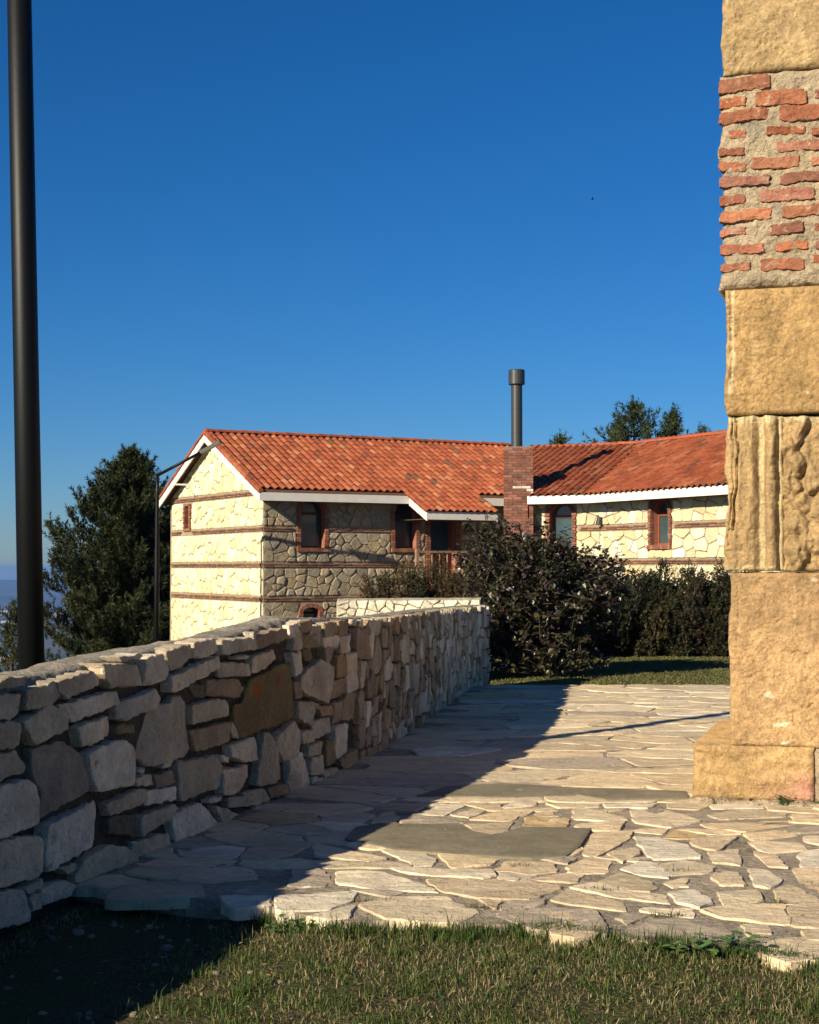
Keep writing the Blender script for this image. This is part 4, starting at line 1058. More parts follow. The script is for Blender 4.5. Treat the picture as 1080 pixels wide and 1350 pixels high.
    C0, C1, CT = 4.25, 6.5, -1.5
    deck(rf, [(C0, CT, zm(CT)), (C1, CT, zm(CT)), (C1, -OV - .004, zm(-OV - .004)), (C0, -OV - .004, zm(-OV - .004))], .07)
    KB = .42; EB = 3.55; BS = P2[0] - OV; RS = 11.42; RBZ = EB + KB * (RS - BS); KA = .331
    zb = lambda s: EB + KB * (s - BS)
    P2e = (BS, -4.715)
    dA = lambda s, t: (s - P2e[0]) * .824 + (t - P2e[1]) * .566
    za = lambda s, t: EB + KA * dA(s, t)
    BT = -4.56 - BL - .3
    Vt = (RS, -1.54)
    E1 = (P2e[0] - 1.0 * .566 * 1.75, P2e[1] + .824 * 1.75)
    G1 = (9.29, 1.38)
    dlt = (RBZ - za(*G1)) / KA; G1 = (G1[0] + dlt * .824, G1[1] + dlt * .566)
    deck(rf, [(BS, P2e[1], EB), (BS, BT, EB), (RS, BT, RBZ), (RS, Vt[1], RBZ)][::-1], .07)
    deck(rf, [(RS, BT, RBZ - .001), (15.9, BT, EB), (15.9, 4, EB), (RS, 4, RBZ - .001)], .07)
    deck(rf, [(E1[0], E1[1], EB), (P2e[0], P2e[1], EB), (Vt[0], Vt[1], RBZ), (G1[0], G1[1], RBZ)], .07)
    deck(rf, [(G1[0], G1[1], RBZ - .002), (Vt[0], Vt[1], RBZ - .002), (RS + .1, 4, RBZ - .3), (G1[0] + 1, G1[1] + 2, RBZ - .3)], .05)
    roof = rf.build('roof', M['deck'], H)
    # side of the bay roof above the main roof
    mb = MB(); V = [(E1[0], E1[1], EB - .06), (G1[0], G1[1], RBZ - .06), (G1[0], G1[1], RBZ - 1.3), (E1[0], E1[1], EB - .6)]
    mb.add(V, [(0, 1, 2, 3)]); mb.build('bay_cheek', M['brick'] if False else M['house_mortar'], H)
    # tiles
    prof = [(-.112, .016), (-.072, 0), (-.034, .014), (-.014, .044), (.04, .071), (.092, .046), (.112, .016)]
    tl = .43
    TV = []
    for (y, lift) in ((-.03, .02), (tl - .03, 0.0)):
        for (x, z) in prof:
            k = 1.0 if y < 0 else .93
            TV.append((x * k, y, z + lift + .006))
    TV += [(x, -.026, z + .02 - .010) for x, z in prof]
    n = len(prof); TF = [(i, i + 1, n + i + 1, n + i) for i in range(n - 1)] + [(2 * n + i, 2 * n + i + 1, i + 1, i) for i in range(n - 1)]
    reds_t = [(0.243, 0.063, 0.025), (0.269, 0.075, 0.031), (0.218, 0.053, 0.022), (0.283, 0.089, 0.037), (0.196, 0.048, 0.020), (0.250, 0.067, 0.026), (0.312, 0.121, 0.058), (0.152, 0.049, 0.026), (0.109, 0.057, 0.031)]
    wts = [6, 6, 6, 4, 4, 6, 2, 1.2, .7]
    variants = [make_mesh('roof_tile', TV, TF, M['tile'], [c] * len(TV), smooth=False) for c in reds_t]
    tiles = []
    EXP = .335; PT = .222
    def tile_plane(o, ex, up, slope, na, nrow, ok):
        ex = Vector((*ex, 0)); cs = 1 / math.hypot(1, slope)
        u = Vector((up[0] * cs, up[1] * cs, slope * cs)); nn = ex.cross(u)
        if nn.z < 0: nn = -nn
        o = Vector(o)
        for r in range(nrow):
            for a in range(na):
                p = o + ex * ((a + .5) * PT) + u * (r * EXP)
                if not ok(p): continue
                p = p + nn * rng.uniform(-.004, .006)
                sk = rng.uniform(-.02, .02)
                xx = (ex + u * sk).normalized(); uu = nn.cross(xx)
                if uu.dot(u) < 0: xx = -xx; uu = -uu
                mat = Matrix(((xx.x, uu.x, nn.x, p.x), (xx.y, uu.y, nn.y, p.y), (xx.z, uu.z, nn.z, p.z), (0, 0, 0, 1)))
                wp = world_of(p)
                tiles.append((px_area(wp, .25), mat, rng.choices(range(len(reds_t)), wts)[0]))
    slen = math.hypot(1, KM)
    lm = (RT - CT) * slen; nr = int(lm / EXP) + 1
    off = lm - (nr - 1) * EXP
    # main front slope and porch canopy (rows hang from the same grid)
    tile_plane((-GO - .02, CT - .04, zm(CT - .04)), (1, 0), (0, 1), KM, int((SE + GO) / PT), nr,
               lambda p: (p.y > -OV - .07 and p.x < 10.4) or (C0 - .02 < p.x < C1))
    # wing slope
    nb = int((RS - BS) * math.hypot(1, KB) / EXP) + 1
    tile_plane((BS - .05, BT, zb(BS - .05)), (0, 1), (1, 0), KB, int((Vt[1] - BT) / PT) + 1, nb,
               lambda p: p.y < -4.715 + (p.x - BS) * (Vt[1] + 4.715) / (RS - BS) + .06)
    # bay slope
    da_r = (RBZ - EB) / KA
    nA = int(da_r * math.hypot(1, KA) / EXP) + 1
    ox = (P2e[0] + AD[0] * 4.6 - .824 * .05, P2e[1] + AD[1] * 4.6 - .566 * .05)
    def okA(p):
        a = (p.x - P2e[0], p.y - P2e[1])
        if p.y < -4.715 + (p.x - BS) * (Vt[1] + 4.715) / (RS - BS) - .04: return False
        # right of the cheek line
        ex_, ey_ = G1[0] - E1[0], G1[1] - E1[1]
        return (p.x - E1[0]) * ey_ - (p.y - E1[1]) * ex_ > -.05
    tile_plane((ox[0], ox[1], EB - .02), (-AD[0], -AD[1]), (.824, .566), KA, 48, nA, okA)
    tiles.sort(key=lambda t: -t[0])
    for s, mat, v in tiles[:300]:
        o = link_mesh('roof_tile', variants[v], roof); o.matrix_basis = mat
    rest = tiles[300:]
    TVa = np.array(TV); allV = []; allF = []; allT = []; tf = np.array(TF)
    for k, (s, mat, v) in enumerate(rest):
        m = np.array(mat); allV.append(TVa @ m[:3, :3].T + m[:3, 3]); allF.append(tf + k * len(TV)); allT.append(np.tile(np.array(reds_t[v]), (len(TV), 1)))
    o = link_mesh('roof_tiles', make_mesh('roof_tiles', np.vstack(allV), np.vstack(allF), M['tile'], np.vstack(allT)), roof); o['kind'] = 'stuff'
    # ridge tiles
    rv = MB(); nseg = 6
    ring = [(math.cos(math.pi * k / nseg), math.sin(math.pi * k / nseg)) for k in range(nseg + 1)]
    def ridge_mesh(c):
        V = []
        for x, r, zz in ((0, .115, .012), (.40, .10, 0)):
            for cx, cz in ring: V.append((x, cx * r, cz * r * .75 + zz - .02))
        F = [(k, k + 1, nseg + 2 + k, nseg + 1 + k) for k in range(nseg)] + [tuple(range(nseg, -1, -1))]
        return make_mesh('ridge_tile', V, F, M['tile'], [c] * len(V))
    rms = [ridge_mesh(c) for c in ((0.302, 0.079, 0.036), (0.245, 0.068, 0.036), (0.173, 0.065, 0.040))]
    def ridge(p, q):
        p = Vector(p); q = Vector(q); d = (q - p); L_ = d.length; d.normalize()
        k = 0
        while k * .36 < L_ - .1:
            o = link_mesh('ridge_tile', rng.choices(rms, [5, 3, 1])[0], roof)
            sd = Vector((0, 0, 1)).cross(d).normalized(); upv = d.cross(sd); c = p + d * (k * .36)
            o.matrix_basis = Matrix(((d.x, sd.x, upv.x, c.x), (d.y, sd.y, upv.y, c.y), (d.z, sd.z, upv.z, c.z + rng.uniform(0, .012)), (0, 0, 0, 1)))
            k += 1
    ridge((-GO, RT, RZ + .06), (10.2, RT, RZ + .06))
    ridge((G1[0] + .3, G1[1], RBZ + .05), (Vt[0], Vt[1], RBZ + .05)); ridge((RS, Vt[1], RBZ + .05), (RS, BT, RBZ + .05))
    # verge tiles on the gable edge
    def verge(x, t0, t1, up):
        mb = MB(); L_ = abs(t1 - t0) * slen; k = 0
        while k * EXP < L_:
            tt = t0 + (t1 - t0) * k * EXP / L_; t2 = t0 + (t1 - t0) * min(1, (k * EXP + .40) / L_)
            z0 = EZ + KM * (RT + OV - abs(tt - RT)); z1 = EZ + KM * (RT + OV - abs(t2 - RT))
            c = rng.choices(reds_t, wts)[0]
            V = []
            for (t, z, lf) in ((tt, z0, .03), (t2, z1, .012)):
                for (dx, dz) in ((.075, .0), (.07, .05), (.02, .085), (-.05, .06), (-.065, .0), (-.065, -.05)):
                    V.append((x + dx, t, z + dz + lf))
            mb.add(V, [(i, i + 1, 7 + i, 6 + i) for i in range(5)] + [(0, 1, 2, 3, 4, 5)], c); k += 1
        mb.build('verge_tile', M['tile'], roof)
    verge(-GO, -OV - .04, RT, 1); verge(-GO, W + OV + .04, RT, 1); verge(C0, CT - .03, -OV, 1)
    # white boards
    def board(poly_st, name):    # polygon in (s,t,z), given thickness along a vector
        pass
    bd = MB(); hb = .22
    def slope_board(x0, x1, ta, tb):
        zA = EZ + KM * (RT + OV - abs(ta - RT)); zB = EZ + KM * (RT + OV - abs(tb - RT))
        bd.hexa([(x0, ta, zA - hb - .04), (x1, ta, zA - hb - .04), (x1, tb, zB - hb - .04), (x0, tb, zB - hb - .04), (x0, ta, zA - .012), (x1, ta, zA - .012), (x1, tb, zB - .012), (x0, tb, zB - .012)])
    slope_board(-GO - .035, -GO, -OV - .03, RT); slope_board(-GO - .035, -GO, W + OV + .03, RT)
    slope_board(C0 - .035, C0, CT - .03, -OV - .035)
    slope_board(C1, C1 + .03, CT - .03, -OV - .035)
    bd.box(-GO, C0 - .038, -OV - .03, -OV, EZ - .235, EZ - .015)
    bd.box(C1 + .032, 10.5, -OV - .03, -OV, EZ - .235, EZ - .015)
    bd.box(C0, C1, CT - .03, CT, zm(CT) - .235, zm(CT) - .015)
    # boards of the wing, following the splay
    bd.hexa([(BS - .03, P2e[1] - .02, EB - .235), (BS, P2e[1], EB - .235), (BS, BT, EB - .235), (BS - .03, BT, EB - .235), (BS - .03, P2e[1] - .02, EB - .015), (BS, P2e[1], EB - .015), (BS, BT, EB - .015), (BS - .03, BT, EB - .015)])
    q0 = (E1[0], E1[1]); nx_, ny_ = AN[0] * .03, AN[1] * .03
    bd.hexa([(q0[0] + nx_, q0[1] + ny_, EB - .235), (q0[0], q0[1], EB - .235), (P2e[0], P2e[1] + .004, EB - .235), (P2e[0] + nx_ - .004, P2e[1] + ny_ + .006, EB - .235),
             (q0[0] + nx_, q0[1] + ny_, EB - .015), (q0[0], q0[1], EB - .015), (P2e[0], P2e[1] + .004, EB - .015), (P2e[0] + nx_ - .004, P2e[1] + ny_ + .006, EB - .015)])
    bd.build('eaves_board', M['white_board'], roof)
    # boxed soffit of the eaves
    sf = MB()
    sf.box(.0, C0, -OV + .002, -.002, EZ - .23, EZ - .21); sf.box(C0 + .004, C1 - .004, CT + .002, -.002, zm(CT) - .23, zm(CT) - .21)
    sf.box(C1 + .004, 9, -OV + .002, -.002, EZ - .23, EZ - .21)
    sf.box(BS + .002, P2[0] - .002, BT, P2e[1], EB - .23, EB - .21)
    sf.build('soffit', M['deck'], roof)
    # ---- porch
    pf = MB(); pf.box(3.9, 5.7, -1.42, -.01, .95, 1.1); pf.box(3.95, 5.68, -1.36, -.02, -1.0, .948)
    pf.build('porch_floor', M['house_mortar'], H)
    rl = MB(); zr = 2.05
    def bal(x, y):
        rl.tube([(x, y, 1.1), (x, y, 1.2), (x, y, 1.45), (x, y, 1.6), (x, y, 1.9), (x, y, zr - .05)], [.018, .018, .028, .015, .022, .016], 7)
    rl.box(4.0, 5.62, -1.35, -1.27, zr - .05, zr + .01)
    for k in range(6): bal(4.27 + k * .245, -1.31)
    rl.box(3.995, 4.08, -1.355, -1.265, 1.1, zr + .06)
    rl.build('porch_railing', M['pale_wood'], H)
    # posts holding the canopy
    pp = MB()
    for x in (C0 + .15, C1 - .15): pp.box(x - .05, x + .05, -1.40, -1.30, 1.1, zm(CT) - .262)
    # ---- chimney
    ch = MB(); cx, cy = 6.21, -3.09
    w2 = .40; dpt = .62
    fd = (-AD[0], -AD[1])
    fd = (.839, -.544); CN = (-.544, -.839)
    def cp(a, q, z): return (cx + fd[0] * a - CN[0] * q, cy + fd[1] * a - CN[1] * q, z)
    def cb(a0, a1, q0_, q1_, z0, z1, t): ch.hexa([cp(a0, q0_, z0), cp(a1, q0_, z0), cp(a1, q1_, z0), cp(a0, q1_, z0), cp(a0, q0_, z1), cp(a1, q0_, z1), cp(a1, q1_, z1), cp(a0, q1_, z1)], t)
    ztop = 4.90; z = -.6; k = 0
    bc = [(0.180, 0.075, 0.050), (0.210, 0.090, 0.062), (0.158, 0.063, 0.042), (0.225, 0.110, 0.078), (0.143, 0.067, 0.050)]
    while z < ztop - .05:
        for side in range(4):
            ln = 2 * w2 if side % 2 == 0 else dpt
            a = -.12 if k % 2 else 0.0
            while a < ln - .02:
                b0 = max(a, 0); b1 = min(a + .235, ln); a += .247
                if b1 - b0 < .03: continue
                t = jit_col(rng.choice(bc), rng, .18, .06)
                if 3.68 < z + .25 * (b0 / ln - .5) * 1 < 3.80 and side == 0 and b0 > .2: t = (.55, .46, .38) if rng.random() < .75 else t
                pj = rng.uniform(-.004, .006)
                if side == 0: cb(-w2 + b0, -w2 + b1, -pj, .1, z, z + .062, t)
                elif side == 2: cb(-w2 + b0, -w2 + b1, dpt - .1, dpt + pj, z, z + .062, t)
                elif side == 1: cb(w2 - .1, w2 + pj, max(.102, b0), min(dpt - .102, b1), z, z + .062, t) if min(dpt - .102, b1) - max(.102, b0) > .02 else None
                else: cb(-w2 - pj, -w2 + .1, max(.102, b0), min(dpt - .102, b1), z, z + .062, t) if min(dpt - .102, b1) - max(.102, b0) > .02 else None
        z += .075; k += 1
    chim = MB()
    V = [cp(-w2 + .012, .012, -.6), cp(w2 - .012, .012, -.6), cp(w2 - .012, dpt - .012, -.6), cp(-w2 + .012, dpt - .012, -.6), cp(-w2 + .012, .012, ztop), cp(w2 - .012, .012, ztop), cp(w2 - .012, dpt - .012, ztop), cp(-w2 + .012, dpt - .012, ztop)]
    chim.hexa(V)
    co = chim.build('chimney', mk('chimney_joint', (.20, .13, .095), var=[(20, .7, 1.2)]), H)
    ch.build('brickwork', M['brick'], co)['kind'] = 'stuff'
    pc = cp(-.04, .32, 0)
    fl = MB(); fl.tube([(pc[0], pc[1], ztop - .1), (pc[0], pc[1], 6.78)], .155, 20)
    for zz in (5.3, 5.95): fl.tube([(pc[0], pc[1], zz), (pc[0], pc[1], zz + .03)], .160, 20)
    fo = fl.build('flue_pipe', M['flue'], co, smooth=False)
    cpz = MB(); cpz.tube([(pc[0], pc[1], 6.62), (pc[0], pc[1], 6.64), (pc[0], pc[1], 7.02), (pc[0], pc[1], 7.04)], [.20, .225, .225, .20], 20)
    cpz.build('flue_cap', M['flue'], fo)
    # ---- small lamps on the walls
    lm_ = MB(); g = lambda a, z, q: pl_gab(a, z, q)
    lm_.bar(g(2.2, 4.06, .05), g(2.2, 4.06, .75), .05, .05); lm_.box(-.06, 0, W - 2.26, W - 2.14, 3.75, 4.1)
    lm_.build('wall_lamp', M['lamp_white'], H)
    lb = MB(); p = pl_B(.12, 2.86, .14)
    lb.tube([(p[0] + .14, p[1], p[2] + .06), (p[0], p[1], p[2] + .08), (p[0] - .03, p[1], p[2] - .12)], [.02, .05, .075], 8)
    lb.build('wall_lamp', M['flue'], H)
build_house()

# ------------------------------------------------------------------ lamp posts
def build_posts():
    z0 = float(ground_z(np.array(-2.5), np.array(10.15)))
    root = empty('lamp_post', (-2.49, 10.15, z0))
    tag(root, 'thick black lamp post standing behind the stone wall, taller than the picture', 'lamp post')
    lx = -.123 / 4.486
    mb = MB(); b = Vector((-2.522 + .958 * .0274 - .0 + 2.49, 0, 0))
    def at(z): return (-2.5224 + (z - .958) * lx + 2.49, 0, z - z0)
    mb.tube([at(z0 - .1), at(3), at(7.9)], [.088, .084, .078], 40)
    mb.build('post', M['black_paint'], root, smooth=True)
    mb = MB(); mb.tube([at(z0 + .0), at(z0 + .02), at(z0 + .04)], [.17, .17, .16], 24); mb.build('base_plate', M['black_paint'], root)
    mb = MB(); mb.tube([at(7.9), at(7.93), at(8.15), at(8.2)], [.16, .19, .17, .05], 24); mb.build('lamp_head', M['black_paint'], root, smooth=True)
    # the street lamp by the house
    x, y = -6.41, 38.5; z0 = float(ground_z(np.array(x), np.array(y)))
    root = empty('street_lamp', (x, y, z0))
    tag(root, 'thin dark street lamp with a long slanted arm in front of the gable wall', 'street lamp')
    mb = MB(); mb.tube([(0, 0, -.1), (0, 0, 1.6 - z0), (0, 0, 3.45 - z0), (0, 0, 3.95 - z0)], [.075, .06, .045, .042], 12); mb.build('post', M['black_paint'], root, smooth=True)
    mb = MB(); mb.tube([(-.01, 0, 3.93 - z0), (1.15, -.2, 4.52 - z0)], [.042, .036], 10); mb.build('arm', M['black_paint'], root, smooth=True)
    mb = MB(); d = Vector((1.15, -.2, .59)).normalized(); p = Vector((1.13, -.198, 4.51 - z0))
    mb.bar(p, p + d * .58, .20, .075); mb.build('lamp_head', M['flue'], root)
build_posts()

# ------------------------------------------------------------------ trees and shrubs
def tri_soup(P, D, W, nrng, fold=None):
    """narrow needles: base points, direction*length, width -> vertices and faces"""
    n = len(P)
    r = nrng.normal(size=(n, 3)); s = np.cross(D, r); s /= (np.linalg.norm(s, axis=1, keepdims=True) + 1e-9)
    s *= W[:, None] / 2
    V = np.empty((n, 3, 3)); V[:, 0] = P - s; V[:, 1] = P + s; V[:, 2] = P + D
    return V.reshape(-1, 3), np.arange(3 * n).reshape(-1, 3)

def shoots_mesh(A, X, L, nn, nlen, nwid, tints, nrng):
    """A start points, X unit axes, L lengths of the shoots; nn needles on each"""
    n = len(A)
    t = nrng.uniform(.0, 1, (n, nn)); 
    base = A[:, None] + X[:, None] * (L[:, None] * t)[..., None]
    rad = nrng.normal(size=(n, nn, 3)); rad -= X[:, None] * np.sum(rad * X[:, None], axis=2, keepdims=True)
    rad /= np.linalg.norm(rad, axis=2, keepdims=True) + 1e-9
    fw = nrng.uniform(.5, 1.3, (n, nn, 1))
    d = X[:, None] * fw + rad; d /= np.linalg.norm(d, axis=2, keepdims=True)
    d *= (nlen * nrng.uniform(.7, 1.15, (n, nn)))[..., None]
    V, F = tri_soup(base.reshape(-1, 3), d.reshape(-1, 3), np.full(n * nn, nwid), nrng)
    T = np.repeat(tints, nn * 3, axis=0)
    return V, F, T

def pine(name, label, group, loc, h, prof, nbr, per, seed, nlen=.13, nwid=.026, nn=22, shl=.30, bare=0.08, greens=None):
    rng = random.Random(seed); nrng = np.random.default_rng(seed)
    root = empty(name, loc); tag(root, label, 'pine tree', group)
    tr = MB(); pts = [(noise.noise(Vector((seed, k * .7, 0))) * .12, noise.noise(Vector((seed, k * .7, 9))) * .12, h * .97 * k / 8) for k in range(9)]
    tr.tube(pts, [h * .022 * (1 - k / 8.6) + .015 for k in range(9)], 9)
    trunk = tr.build('trunk', M['bark'], root, smooth=True)
    br = MB(); A = []; X = []; L = []
    zs = [p[0] for p in prof]; rs = [p[1] for p in prof]
    for b in range(nbr):
        f = bare + (1 - bare) * ((b + rng.random()) / nbr) ** .92
        az = b * 2.39996 + rng.uniform(-.5, .5)
        r = float(np.interp(f, zs, rs)) * rng.uniform(.45, 1.14)
        z = f * h * .97
        o = Vector((0, 0, z)); d = Vector((math.cos(az), math.sin(az), 0))
        rise = .12 + .5 * f * f
        ps = [o + d * (r * t) + Vector((0, 0, r * (rise * t * t * .9 - .12 * math.sin(t * 3)))) for t in (0, .35, .7, 1)]
        br.tube(ps, [.012 + .012 * r, .01 + .008 * r, .012, .006], 5, cap=False)
        m = max(3, int(per * (.35 + r / max(rs))))
        for k in range(m):
            t = rng.uniform(.10, 1.0) ** .8; t = min(t, 1)
            q = t * 3; i = min(int(q), 2); p = ps[i].lerp(ps[i + 1], q - i)
            sp = .20 * r * (1.05 - t) + .09
            p = p + Vector((rng.gauss(0, sp * .6), rng.gauss(0, sp * .6), rng.gauss(0, sp * .42) - .04))
            ax = (d * rng.uniform(.1, .9) + Vector((rng.gauss(0, .35), rng.gauss(0, .35), rng.uniform(.6, 1.5)))).normalized()
            A.append(p); X.append(ax); L.append(shl * rng.uniform(.6, 1.2))
    for k in range(6):
        A.append(Vector((rng.gauss(0, .05), rng.gauss(0, .05), h * (.93 + .012 * k)))); X.append(Vector((rng.gauss(0, .3), rng.gauss(0, .3), 1)).normalized()); L.append(shl * 1.1)
    br.build('limbs', M['bark'], trunk, smooth=True)
    g = greens or [(.020, .028, .0075), (.028, .036, .009), (.016, .024, .007), (.036, .042, .010), (.024, .028, .007)]
    tints = np.array([jit_col(rng.choice(g), rng, .3, .08) for _ in A])
    V, F, T = shoots_mesh(np.array([tuple(a) for a in A]), np.array([tuple(x) for x in X]), np.array(L), nn, nlen, nwid, tints, nrng)
    link_mesh('crown', make_mesh('crown', V, F, M['needles'], T), root)
    return root

def gz(x, y): return float(ground_z(np.array(float(x)), np.array(float(y))))
x, y = -9.25, 50.5
z = gz(x, y)
H_ = 1.6 + (748 - 601) * y / 2000 - z
pine('pine_tree', 'broad dark pine tree left of the house gable, behind the stone wall', None, (x, y, z), H_,
     [(0, 3.2), (.2, 3.5), (.38, 3.05), (.55, 2.5), (.7, 1.8), (.85, 1.0), (.95, .45), (1, .15)], 225, 32, 3, nn=42, nlen=.15, nwid=.034, shl=.50, bare=.02)
x, y = -11.35, 43.5
z = gz(x, y)
pine('pine_tree', 'small pine with only its side twigs showing left of the black lamp post', None, (x, y, z), 1.6 - 66 * y / 2000 + 0.25 - z,
     [(0, 1.0), (.4, .9), (.8, .45), (1, .1)], 40, 11, 9, nn=22, nlen=.15, nwid=.03, shl=.32)
back = [(837, 530, 62, 1.9, 'tall pine showing above the wing roof between the flue and the pillar', 5),
        (887, 541, 66, 1.0, 'narrow pointed pine top above the wing roof beside the pillar', 6),
        (738, 577, 64, .7, 'tiny pine tip above the ridge just right of the flue pipe', 7),
        (926, 566, 70, .9, 'low pine tip above the wing ridge close to the pillar edge', 8),
        (817, 556, 68, .9, 'low bushy pine top rising left of the tall pine above the wing roof', 12)]
for (u, v, y, r, lab, sd) in back:
    x = (u - 540) / 2000 * y; z = gz(x, y); hh = 1.6 + (748 - v) / 2000 * y - z
    pine('pine_tree', lab, 'pines behind the house', (x, y, z), hh, [(0, r * 1.4), (.5, r * 1.3), (.7, r * 1.05), (.82, r * .8), (.93, r * .45), (1, .1)], 90, 12, sd, nn=18, nlen=.2, nwid=.04, shl=.42, bare=.4,
         greens=[(.03, .045, .014), (.038, .055, .016), (.026, .038, .013)])

# the big leafy bush at the end of the wall
def leafy_bush():
    rng = random.Random(4); nrng = np.random.default_rng(4)
    base = Vector((2.22, 24.0, -.1))
    root = empty('lilac_bush', base)
    tag(root, 'big spreading bush with dark purple green leaves at the end of the stone wall', 'bush')
    st = MB(); LV = []; LF = []; LT = []
    cols = [(.028, .034, .013), (.036, .040, .015), (.034, .021, .020), (.030, .020, .018), (.024, .027, .012), (.085, .085, .026), (.06, .048, .024), (.020, .018, .015)]
    def leaf(p, d, up, s, t):
        d = d.normalized(); sd = d.cross(up)
        if sd.length < 1e-3: sd = d.orthogonal()
        sd.normalize(); nn = sd.cross(d)
        q = [(0, 0, 0), (.35, .42, .12), (.72, .28, .08), (1.05, 0, -.10), (.72, -.28, .08), (.35, -.42, .12)]
        k = len(LV)
        for a, b, c in q: LV.append(tuple(p + d * (a * s) + sd * (b * s) + nn * (c * s)))
        LF.extend([(k, k + 1, k + 2, k + 3), (k, k + 3, k + 4, k + 5)]); LT.extend([t] * 6)
    mains = []
    for i in range(13):
        az = i * 2.4 + rng.uniform(-.4, .4); out = rng.uniform(.35, 1.15)
        top = Vector((math.cos(az) * out * .95 - .08, math.sin(az) * out * .8, rng.uniform(1.25, 2.15) - .45 * out))
        b0 = Vector((rng.gauss(0, .12), rng.gauss(0, .12), 0))
        mid = b0.lerp(top, .5) + Vector((rng.gauss(0, .12), rng.gauss(0, .12), .1))
        st.tube([b0, mid, top], [.026, .018, .009], 6, cap=False)
        mains.append((b0, mid, top))
    n = 0
    for k in range(1050):
        b0, mid, top = rng.choice(mains); t = rng.uniform(.25, 1)
        p = b0.lerp(mid, t * 2) if t < .5 else mid.lerp(top, t * 2 - 1)
        # aim at a point in the crown's volume
        while True:
            e = Vector((rng.uniform(-1, 1), rng.uniform(-1, 1), rng.uniform(-1, 1)))
            if .25 < e.length < 1: break
        ang = math.atan2(e.z, e.x)
        lump = 1 + .16 * math.sin(ang * 3 + 1) + .10 * math.sin(ang * 7 + e.y * 4)
        tgt = Vector((e.x * 1.34 * lump - .14 + .16 * (-e.z) - .10 * max(0, e.z), e.y * 1.0, 1.34 + e.z * 1.16 * lump))
        if tgt.z < .12: tgt.z = .12 + rng.uniform(0, .3)
        d = tgt - p
        if d.length > 1.15: p = tgt - d * (1.15 / d.length); d = tgt - p
        if d.length < .2: continue
        c = p + d * .5 + Vector((rng.gauss(0, .05), rng.gauss(0, .05), .06))
        st.tube([p, c, tgt], [.008, .006, .003], 4, cap=False)
        bare = tgt.z < .75 and tgt.x > 0 and rng.random() < .4
        nl = 4 if bare else rng.randint(15, 24)
        dark = rng.choice(cols[:4]); 
        for q in range(nl):
            t = rng.uniform(.3, 1.04); a = p.lerp(c, t * 2) if t < .5 else c.lerp(tgt, t * 2 - 1)
            dd = Vector((rng.gauss(0, 1), rng.gauss(0, 1), rng.gauss(-.15, .7)))
            leaf(a + dd * .015, dd, Vector((rng.gauss(0, .5), rng.gauss(0, .5), 1)), rng.uniform(.06, .105), jit_col(dark if rng.random() < .5 else rng.choice(cols), rng, .3, .1))
    # leaves hanging low round the stems
    for k in range(300):
        az = rng.uniform(0, 6.283); rr = rng.uniform(.25, 1.0)
        p = Vector((math.cos(az) * rr * 1.15 - .30, math.sin(az) * rr * .8, rng.uniform(.08, .75)))
        q = p + Vector((rng.gauss(0, .15), rng.gauss(0, .15), rng.uniform(-.06, .22)))
        b = Vector((p.x * .45, p.y * .45, max(.05, p.z - .15)))
        st.tube([b, p, q], [.006, .004, .002], 4, cap=False)
        for j in range(14):
            a = b.lerp(p, rng.random()) if j < 5 else p.lerp(q, rng.random() * 1.1)
            leaf(a, Vector((rng.gauss(0, 1), rng.gauss(0, 1), rng.gauss(-.2, .6))), Vector((rng.gauss(0, .5), rng.gauss(0, .5), 1)), rng.uniform(.05, .09), jit_col(rng.choice(cols), rng, .3, .1))
    # long upright sprays with spaced leaves
    for (x, y, z0, h) in ((1.02, -.25, 1.2, .95), (1.35, -.1, 1.0, .62), (.8, .2, 1.5, .45), (-.9, -.2, 1.7, .5), (-.35, 0, 2.0, .42), (.25, .1, 2.0, .35), (1.15, .1, .9, .7), (-1.25, 0, 1.45, .35)):
        tp = Vector((x + rng.uniform(.0, .15), y, z0 + h)); b = Vector((x - .15, y, z0 - .3))
        st.tube([b, b.lerp(tp, .5), tp], [.009, .007, .003], 4, cap=False)
        for q in range(16):
            a = b.lerp(tp, .3 + .72 * q / 15); az = q * 2.4
            leaf(a, Vector((math.cos(az), math.sin(az), .12)), Vector((0, 0, 1)), rng.uniform(.075, .105), jit_col(rng.choice(cols[:5]), rng, .2))
    st.build('branches', M['twig'], root, smooth=True)
    link_mesh('crown', make_mesh('crown', LV, LF, M['leaf'], LT), root)
leafy_bush()

